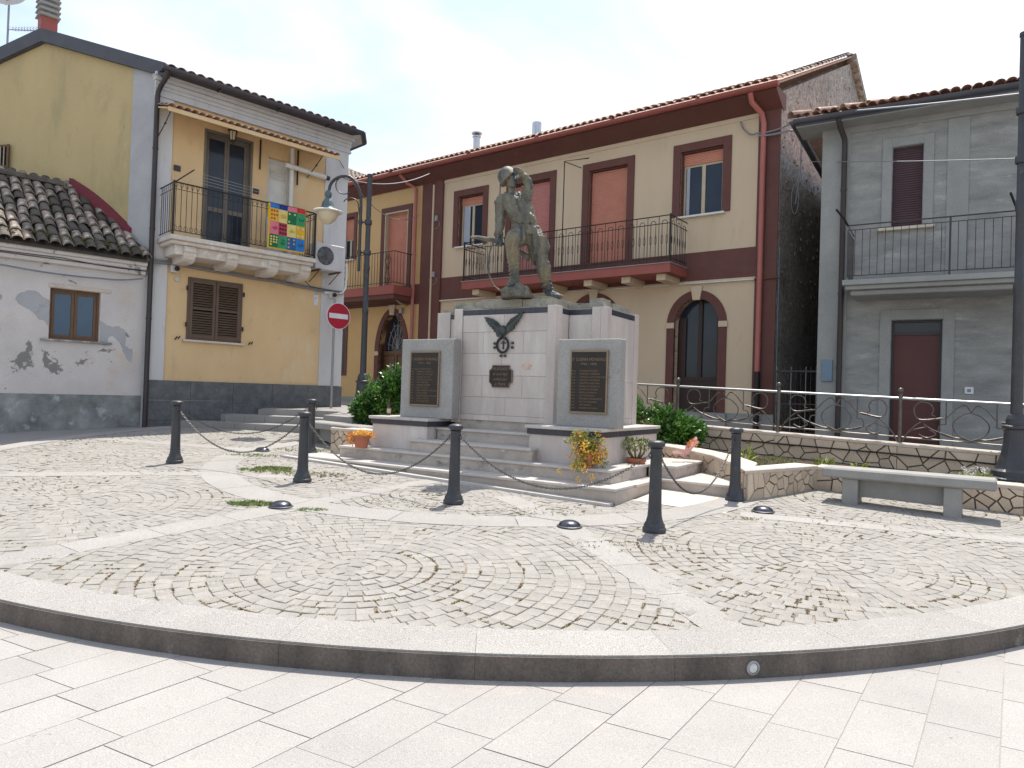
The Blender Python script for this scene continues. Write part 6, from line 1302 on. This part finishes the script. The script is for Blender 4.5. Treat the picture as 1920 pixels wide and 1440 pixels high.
# windows and doors with maroon surrounds
def rollwin(x0, x1, z0, z1, sh_z, fm='maroon', w_=.2, sm='shutter', glass=True, sill=True, bottom=False, gm='glass', wf='olive'):
    mb = MB(); frame4(mb, x0-w_, x1+w_, z0-(w_ if bottom else 0), z1+w_, w_, -.035, .04, bottom, .004)
    o = part('window' if glass else 'shuttered_door', mb, fm, Ch)
    mb = MB(); mb.box(x0-.001, x0+.03, .04, .2, z0, z1); mb.box(x1-.03, x1+.001, .04, .2, z0, z1); mb.box(x0, x1, .04, .2, z1-.03, z1+.001); part('reveal', mb, fm, o)
    mb = MB(); shutter(mb, x0+.03, x1-.03, sh_z, z1-.03, .13); part('roller_shutter', mb, sm, o)
    if glass:
        mb = MB(); frame4(mb, x0+.03, x1-.03, z0+.01, sh_z, .05, .15, .19, b=.003); mb.box((x0+x1)/2-.045, (x0+x1)/2+.045, .145, .19, z0+.06, sh_z-.02); part('frame', mb, wf, o)
        for a, b_ in ((x0+.08, (x0+x1)/2-.045), ((x0+x1)/2+.045, x1-.08)): part('pane', MB().box(a, b_, .168, .172, z0+.06, sh_z-.04), gm, o)
    if sill: part('sill', MB().box(x0-.08, x1+.08, -.09, .16, z0-.05, z0, b=.006), 'wpaint', o)
    return o
o = rollwin(-2.55, -1.46, 6.20, 7.82, 7.50, gm='glass', wf='beige'); part('curtain', MB().box(-2.45, -2.37, .155, .16, 6.27, 7.45), 'curtain', o)
o = rollwin(-9.98, -8.98, 6.20, 7.78, 7.52, wf='beige'); part('curtain', MB().box(-9.88, -9.62, .155, .16, 6.27, 7.47), 'curtain', o)
rollwin(-5.22, -4.04, 4.90, 7.80, 4.92, glass=False, sill=False); rollwin(-7.88, -6.50, 4.90, 7.82, 4.92, glass=False, sill=False, sm='shutterm')
o = rollwin(-13.35, -12.2, 4.95, 7.70, 4.97, glass=False, sill=False, w_=.17); mb = MB(); frame4(mb, -13.36, -12.19, 4.95, 7.71, .06, -.02, .12, False); part('pale_lining', mb, 'beige', o)
o = rollwin(-15.62, -14.95, 6.27, 7.8, 7.05, wf='beige', w_=.15)
# arched doors
def archdoor(x0, x1, z0, zs, zc, sp, gm='glass'):
    o = part('arched_door', archframe(x0-.2, x1+.2, z0, zs, zc+.2, .2, -.03, .05), 'maroon', Ch)
    mb = MB(); cx = (x0+x1)/2; rx = (x1-x0)/2; rz = zc-zs; y = .30
    P = [(x0, z0)]+[(cx-rx*math.cos(math.pi*i/16), zs+rz*math.sin(math.pi*i/16)) for i in range(17)]+[(x1, z0)]
    mb2 = MB(); mb2.add([(a, -.0, b_) for a, b_ in P]+[(a, y, b_) for a, b_ in P], [(i, (i+1) % len(P), len(P)+(i+1) % len(P), len(P)+i) for i in range(len(P)-1)]); part('reveal', mb2, 'maroon', o)
    mb.add([(a, y, b_) for a, b_ in P], [tuple(range(len(P)))]); part('glazing' if sp != 'wood' else 'fanlight', mb, gm, o)
    for a, b_ in ((x0-.22, x0+.0), (x1, x1+.22)): part('impost', MB().box(a, b_, -.05, .1, zs-.08, zs+.06, b=.004), 'cream', o)
    ks = [(cx-.09, zc-.04), (cx+.09, zc-.04), (cx+.15, zc+.30), (cx-.15, zc+.30)]; part('keystone', MB().prismy(ks, -.06, .04), 'cream', o)
    return o, cx, y
o, cx, y = archdoor(-2.60, -1.46, 1.36, 3.50, 4.14, 'glass')
mb = MB(); mb.box(cx-.05, cx+.05, y-.05, y-.01, 1.4, 4.12); mb.box(-2.58, -2.40, y-.05, y-.01, 1.4, 3.7); mb.box(-1.60, -1.48, y-.05, y-.01, 1.4, 3.7); mb.box(-2.40, cx-.05, y-.045, y-.01, 1.38, 2.2); mb.box(cx+.05, -1.6, y-.045, y-.01, 1.38, 2.2); mb.box(-2.40, -1.6, y-.055, y-.01, 2.14, 2.22); part('door_leaf', mb, 'dkwood', o)
o, cx, y = archdoor(-13.45, -12.2, 1.5, 2.9, 4.22, 'wood')
mb = MB(); mb.box(-13.44, -12.21, y-.05, y-.01, 1.5, 2.86); mb.box(-13.44, -12.21, y-.09, y-.01, 2.86, 2.98); mb.box(cx-.03, cx+.03, y-.08, y-.01, 1.5, 2.86); part('door_leaf', mb, 'wood', o)
for a, b_ in ((-13.35, cx-.1), (cx+.1, -12.3)):
    for z0, z1 in ((1.6, 2.1), (2.2, 2.8)): part('door_panel', MB().box(a, b_, y-.07, y-.04, z0, z1, b=.012), 'wood', o)
mb = MB()
for k in range(7): t = math.pi*(k+.5)/7; mb.tube([(cx, y-.03, 3.05), (cx+.3*math.cos(t), y-.03, 3.05+.6*math.sin(t)), (cx+.5*math.cos(t), y-.03, 3.0+1.05*math.sin(t))], .014, 5)
for rr_ in (.25, .42): mb.tube([(cx+rr_*math.cos(t), y-.04, 3.03+rr_*2*math.sin(t)) for t in [math.pi*i/12 for i in range(13)]], .012, 5)
part('fanlight_grille', mb, 'galv', o)
archdoor(-5.6, -4.3, 1.5, 3.55, 4.25, 'glass', 'dkwood')
mb = MB(); frame4(mb, -15.98, -15.12, 2.12, 4.28, .09, -.03, .05); o = part('ground_window', mb, 'maroon', Ch); part('shutter_leaf', MB().box(-15.9, -15.2, .04, .08, 2.2, 4.2), 'dkwood', o)
# long balcony
lb = part('balcony_slab', MB().box(-8.87, -2.30, -1.0, 0, 4.66, 4.88, b=.006), 'redpaint', Ch); pb('floor_tiles', 'greytrim', lb, -8.89, -2.28, -1.02, -.01, 4.881, 4.90)
for x in (-8.45, -7.15, -5.9, -4.65, -3.55, -2.60): part('corbel', MB().box(x-.12, x+.12, -.86, 0, 4.50, 4.66, b=.01), 'cream', lb)
TR = [(-8.83, 0), (-8.83, -.96), (-2.34, -.96), (-2.34, 0)]
for nm, z, r_ in (('hand_rail', 6.03, .014), ('upper_rail', 5.84, .011), ('lower_rail', 5.02, .011)): mb = MB(); mb.tube([(a, b_, z) for a, b_ in TR], r_, 6); part(nm, mb, 'iron', lb)
def seg_pts(TR, step):
    out = []
    for (a, b_), (c_, d) in zip(TR, TR[1:]):
        l = math.hypot(c_-a, d-b_); n = max(1, round(l/step))
        for i in range(n): out.append((a+(c_-a)*i/n, b_+(d-b_)*i/n, (c_-a)/l, (d-b_)/l, l/n))
    return out
for (a, b_, dx, dy, st_) in seg_pts(TR, .30):
    mb = MB(); mb.tube([(a, b_, 4.92), (a, b_, 6.02)], .008, 5); part('baluster', mb, 'iron', lb)
    mb = MB(); h_ = st_*.22; c0, c1 = (a+dx*(st_*.5-h_), b_+dy*(st_*.5-h_)), (a+dx*(st_*.5+h_), b_+dy*(st_*.5+h_)); m_x, m_y = a+dx*st_*.5, b_+dy*st_*.5
    mb.tube([(c0[0], c0[1], 4.96), (c0[0], c0[1], 5.86)]+[(m_x-dx*h_*math.cos(t), m_y-dy*h_*math.cos(t), 5.86+h_*math.sin(t)) for t in [math.pi*i/6 for i in range(1, 6)]]+[(c1[0], c1[1], 5.86), (c1[0], c1[1], 4.96)], .008, 5)
    for s in (-.5, .5):
        qx, qy = m_x+dx*h_*2.0*s*.98, m_y+dy*h_*2*s*.98
        mb.tube([(qx+dx*.028*math.cos(t), qy+dy*.028*math.cos(t), 5.46+.11*math.sin(t)) for t in [2*math.pi*i/10 for i in range(11)]], .005, 4)
    part('hoop_baluster', mb, 'iron', lb)
for x, y, h in ((-2.34, -.96, 6.06), (-8.83, -.96, 6.06)): pb('newel', 'iron', lb, x-.018, x+.018, y-.018, y+.018, 4.88, h)
for x in (-5.42, -7.58): mb = MB(); mb.tube([(x, -.94, 4.9), (x, -.94, 7.85), (x+.75, -.94, 7.80)], .016, 5); mb.tube([(x, -.94, 7.84), (x, -.1, 7.9)], .012, 5); part('awning_frame', mb, 'iron', Ch)
# small balcony on the left part
sb = part('balcony_slab', MB().box(-15.9, -11.62 if False else -11.75, -1.0, 0, 4.72, 5.0, b=.006), 'redpaint', Ch); pb('slab_underside', 'maroon', sb, -15.85, -11.8, -.95, 0, 4.58, 4.719)
TR = [(-15.8, -.95), (-11.8, -.95), (-11.8, 0)]
for nm, z, r_ in (('hand_rail', 6.1, .014), ('lower_rail', 5.10, .01)): mb = MB(); mb.tube([(a, b_, z) for a, b_ in TR], r_, 6); part(nm, mb, 'iron', sb)
for (a, b_, dx, dy, st_) in seg_pts(TR, .135): mb = MB(); mb.tube([(a, b_, 5.02), (a, b_, 6.1)], .0085, 5); part('baluster', mb, 'iron', sb)
for x in (-14.3, -12.1):
    mb = MB()
    for s in (-1, 1):
        mb.tube([(x+s*.03, -.955, 5.05), (x+s*.12, -.955, 5.25), (x+s*.02, -.955, 5.55), (x+s*.12, -.955, 5.85), (x+s*.03, -.955, 6.05)], .011, 5)
        for z in (5.2, 5.58, 5.9): mb.tube([(x+s*.05+.035*math.cos(t), -.955, z+.05*math.sin(t)) for t in [2*math.pi*i/8 for i in range(9)]], .008, 4)
    part('ornamental_panel', mb, 'iron', sb)
mb = MB(); mb.tube([(-12.1, -.05, 4.45), (-12.1, -.35, 4.5), (-12.1, -.6, 4.62)], .03, 6); part('scroll_bracket', mb, 'beige', sb)
mb = MB(); mb.tube([(-15.0, -.9, 5.0), (-15.0, -.9, 7.85), (-14.4, -.9, 7.8)], .016, 5); part('awning_frame', mb, 'iron', Ch)
# pipes
mb = MB(); mb.tube([(-.66, -.56, 8.70), (-.66, -.45, 8.52), (-.52, -.16, 8.32), (-.48, -.11, 8.1), (-.48, -.11, 2.35)], .062, 10); collars(mb, -.48, -.11, (6.1, 4.4, 3.0), .062); part('downpipe', mb, 'pinkpipe', Ch, smooth=True)
mb = MB(); mb.tube([(-.48, -.11, 2.35), (-.48, -.11, .8)], .068, 10); part('downpipe_foot', mb, 'iron', Ch, smooth=True)
mb = MB(); mb.tube([(-12.1, -.56, 8.70), (-12.0, -.3, 8.45), (-11.78, -.12, 8.3), (-11.78, -.11, 1.4)], .058, 10); part('downpipe', mb, 'pinkpipe', Ch, smooth=True)
pipe(Ch, 'cream_pipe', 'cream', [(-11.0, -.09, 8.3), (-11.0, -.09, 1.6)], .035)
pipe(Ch, 'gas_pipe', 'wpaint', [(-10.6, -.08, 4.54), (-.62, -.075, 4.50)], .016, 6); pipe(Ch, 'gas_pipe', 'maroon', [(-.62, -.075, 4.50), (.0, -.075, 4.50)], .02, 6)
pipe(Ch, 'green_pipe', 'teal', [(-.07, -.03, 1.0), (-.07, -.03, 5.2)], .02, 6)
cablesag(Ch, [(-1.05, -.06, 8.28), (-.9, -.08, 8.0), (-.65, -.12, 7.9), (.1, -.14, 7.95), (.4, -.1, 8.0)], .02, 'cable', 'cable', .05); cablesag(Ch, [(-.6, -.16, 7.82), (.1, -.16, 7.80), (.5, .1, 7.9)], .025, 'cable', 'cable', .03)
cablesag(Ch, [(.3, .1, 8.1), (.3, .12, 6.9), (.18, .2, 6.2)], .012, 'cable', 'cable', .0); mb = MB(); mb.tube([(.2+.08*math.cos(t), .1, 6.3+.35*math.sin(t)) for t in [2*math.pi*i/14 for i in range(15)]], .006, 5); part('cable_loop', mb, 'cable', Ch)
for x, z in ((-12.35, 4.3), (-10.85, 7.2), (-10.9, 5.4)):
    mb = MB(); mb.box(x-.06, x+.06, -.12, -.03, z-.09, z+.09, b=.01); mb.tube([(x+.16*math.cos(t), -.1, z-.2+.14*math.sin(t)) for t in [2*math.pi*i/12 for i in range(13)]], .008, 4); part('junction_box', mb, 'galv', Ch)
# flues
for x, y, z, r_, l in ((-11.5, 2.5, 9.72, .12, 'steel flue'), (-8.65, 2.2, 9.62, .155, 'flue')):
    mb = MB(); c_ = (x, y, z)
    if r_ < .15: mb.lathe([(r_, -.2), (r_, 1.0), (r_*1.3, 1.02), (r_*1.3, 1.06), (r_, 1.08)], 16, c=c_); mb.lathe([(.3*r_, 1.08), (r_*1.6, 1.14), (r_*1.6, 1.18), (0, 1.22)], 16, c=c_)
    else: mb.lathe([(r_*.6, -.2), (r_*.6, .45), (r_*1.05, .5), (r_, .55), (r_, .95), (r_*.2, 1.0)], 16, c=c_)
    part('flue', mb, 'steel', Ch, smooth=True)
    if r_ > .15: part('cowl_base', MB().box(x-.32, x+.1, y-.2, y+.2, z-.1, z+.42, b=.01), 'dkmetal', Ch)
# old roof and wall seen between the two houses
ob_ = thing('back_house', 'old house with worn tiled roof seen between the yellow house and the cream house', 'house', (-9.5, 33, 1.5), R(50))
pb('wall', 'rubble', ob_, -3, 4.0, 0, 6, .5, 12.0)
roofplane(ob_, [(-3.2, -.4, 11.8), (4.6, -.4, 11.8), (4.2, 3, 13.6), (-3, 3, 13.6)], 'terr'); tiles(ob_, 'roof_tile', 'terr', (-3.2, -.5, 11.83), (1, 0, 0), (0, 3.4, 1.8), 30, 6, .26, .42, 60, random.Random(2))

# ------------------------------------------------------------ GREY HOUSE (right)
Gh = thing('grey_house', 'unpainted grey rendered house with railed balcony and dark shutter, on the right', 'house', (6.28, 14.5, .6), AM)
part('wall', wall(0, 9, .3, 7.32, [(1.28, 1.80, 5.17, 6.75), (1.33, 2.18, .94, 3.34), (4.6, 5.6, 4.2, 6.6)], 0, .22), 'grey', Gh)
pb('side_wall', 'grey', Gh, -.0, .2, .001, 8, .3, 7.32); pb('corner_strip', 'greytrim', Gh, -.01, .52, -.025, .01, .5, 7.30, b=.004); pb('eave_band', 'greytrim', Gh, -.02, 9, -.03, .01, 7.16, 7.33, b=.004); pb('wall_strip', 'greytrim', Gh, 2.20, 2.55, -.02, .01, 3.9, 7.15, b=.003)
for x0, x1, z0, z1, w_, bt in ((1.10, 1.98, 5.17, 6.93, .17, False), (1.13, 2.38, .9, 3.54, .19, False)): mb = MB(); frame4(mb, x0, x1, z0, z1, w_, -.025, .02, bt, .003); part('surround', mb, 'greytrim', Gh)
o = link('shuttered_window', None, Gh); mb = MB(); shutter(mb, 1.28, 1.80, 5.17, 6.75, .10, .045); part('roller_shutter', mb, 'dkshutter', o); part('sill', MB().box(1.04, 2.02, -.10, .05, 5.10, 5.17, b=.006), 'coping', o)
o = link('front_door', None, Gh); pb('door_leaf', 'maroondoor', o, 1.36, 2.16, .14, .18, .94, 3.06); mb = MB(); frame4(mb, 1.33, 2.18, .94, 3.34, .04, .10, .2); mb.box(1.37, 2.14, .11, .19, 3.05, 3.12); part('frame', mb, 'dkmetal', o); part('transom_pane', MB().box(1.37, 2.14, .15, .155, 3.12, 3.30), 'glass', o)
o = link('balcony_window', None, Gh); mb = MB(); shutter(mb, 4.6, 5.6, 4.2, 6.6, .10, .045); part('roller_shutter', mb, 'dkshutter', o)
bl = part('balcony_slab', MB().box(.55, 9, -1.02, 0, 3.92, 4.02, b=.008).box(.60, 9, -.96, 0, 3.84, 3.92, b=.01).box(.68, 9, -.86, 0, 3.74, 3.84, b=.02), 'greytrim', Gh)
TR = [(.62, 0), (.62, -.96), (8.9, -.96)]
for nm, z, r_ in (('hand_rail', 5.06, .013), ('upper_rail', 4.97, .008), ('lower_rail', 4.10, .009)): mb = MB(); mb.tube([(a, b_, z) for a, b_ in TR], r_, 5); part(nm, mb, 'dkmetal', bl)
for (a, b_, dx, dy, st_) in seg_pts(TR, .128): mb = MB(); mb.tube([(a, b_, 4.10), (a, b_, 4.97)], .0055, 4); part('baluster', mb, 'dkmetal', bl)
for x in (2.28, 4.6, 7.0): pb('newel', 'dkmetal', bl, x-.016, x+.016, -.98, -.945, 3.98, 5.07)
for x in (.62, 3.25): mb = MB(); mb.tube([(x, -.96, 5.05), (x-.12, -1.2, 5.32)] if x > 1 else [(x, -.96, 5.06), (x-.05, -1.15, 5.16), (x-.16, -1.35, 5.3)], .02, 5); part('clothes_arm', mb, 'iron', bl)
# eave and roof
pb('soffit', 'greytrim', Gh, -.45, 9, -.48, .3, 7.28, 7.32); gutter(Gh, 'gutter', (9, -.52, 7.42), (-.5, -.52, 7.42), .085); gutter(Gh, 'gutter', (-.5, -.52, 7.42), (-.5, 8, 7.42), .085); pb('fascia', 'gutter', Gh, -.46, 9, -.50, -.48, 7.30, 7.44)
roofplane(Gh, [(-.5, -.5, 7.44), (9, -.5, 7.44), (9, 3.5, 8.86), (3.5, 3.5, 8.86)], 'terr3'); roofplane(Gh, [(-.5, -.5, 7.44), (3.5, 3.5, 8.86), (3.5, 4.5, 8.86), (-.5, 8.5, 7.44)], 'terr3')
tiles(Gh, 'roof_tile', 'terr3', (-.5, -.58, 7.46), (1, 0, 0), (0, 4, 1.42), 55, 10, .17, .36, 290, random.Random(20), keep=lambda p: p.y < p.x+.05, jit=.006)
for i in range(9): t = i/9; mb = MB(); tm = tile_mesh(.24, .46, 0); d = Vector((4, 4, 1.42)).normalized(); xx = Vector((1, -1, 0)).normalized(); nn_ = xx.cross(d); p = Vector((-.55, -.55, 7.50))+Vector((4, 4, 1.42))*t*.97; mb.add(tm.v, tm.f, Matrix(((xx.x, d.x, nn_.x, p.x), (xx.y, d.y, nn_.y, p.y), (xx.z, d.z, nn_.z, p.z), (0, 0, 0, 1)))); part('hip_tile', mb, 'terr3', Gh)
mb = MB(); mb.tube([(.34, -.5, 7.34), (.36, -.4, 7.2), (.42, -.16, 7.02), (.42, -.10, 6.9), (.42, -.10, .8)], .052, 10); collars(mb, .42, -.1, (6.0, 3.9, 2.4), .052); part('downpipe', mb, 'dkmetal', Gh, smooth=True)
pb('meter_box', 'bluebox', Gh, .09, .29, -.06, -.025, 2.12, 2.56, b=.005); pb('door_bell_plate', 'signwhite', Gh, 2.56, 2.70, -.02, 0, 1.93, 2.06, b=.003); pb('door_bell', 'bluebox', Gh, 2.60, 2.66, -.024, -.02, 1.965, 2.02)
# alley gate
ag = thing('alley_gate', 'narrow dark iron gate closing the alley between the cream and the grey house', 'gate', (6.28, 14.5, .7), AM)
mb = MB(); frame4(mb, -.95, -.03, 1.0, 2.36, .035, .48, .52); mb.box(-.92, -.06, .485, .515, 1.62, 1.65); part('frame', mb, 'dkmetal', ag)
for i in range(9): x = -.90+.1*i; mb = MB(); mb.tube([(x, .5, 1.0), (x, .5, 2.44)], .008, 5); part('bar', mb, 'galv' if i % 3 == 0 else 'dkmetal', ag)
aw_ = thing('alley_wall', 'dark wall closing the far end of the alley beside the grey house', 'wall', (6.28, 14.5, .6), AM); pb('masonry', 'rubble', aw_, -1.6, .2, 7.5, 8.0, .4, 7.0)
# overhead wires (each its own thing)
def wire(pts, r_, sag, label, m='cable'):
    o = thing('overhead_wire', label, 'wire', pts[0], 0, 'overhead wires'); P = []
    for i in range(25): t = i/24; p = Vector(pts[0]).lerp(Vector(pts[1]), t); P.append((p.x-pts[0][0], p.y-pts[0][1], p.z-4*sag*t*(1-t)))
    mb = MB(); mb.tube(P, r_, 5); part('strand', mb, m, o)
wire((6.15, 15.6, 8.02), 0 or .028, .12, 'thick pale twisted cable running along the grey house eave to the right lamp', 'galv') if False else None
def ow_(a, b_, r_, sag, label, m='galv'): wire((a, b_), r_, sag, label, m)
ow_((6.0, 15.75, 8.12), (7.6, 9.4, 6.05), .018, .05, 'thick pale cable stretched from the maroon corner across the grey house eave', 'cable')
ow_((6.3, 15.2, 6.9), (7.6, 9.4, 5.1), .008, .03, 'thin cable crossing the upper wall of the grey house', 'cable')
ow_((-4.55, 17.9, 7.05), (-2.75, 21.6, 8.35), .013, .25, 'thick cable from the yellow house corner to the maroon pilaster', 'cable')
ow_((-4.60, 17.8, 7.5), (-3.2, 22.9, 7.4), .01, .7, 'thin slack cable sagging behind the left street lamp', 'cable')
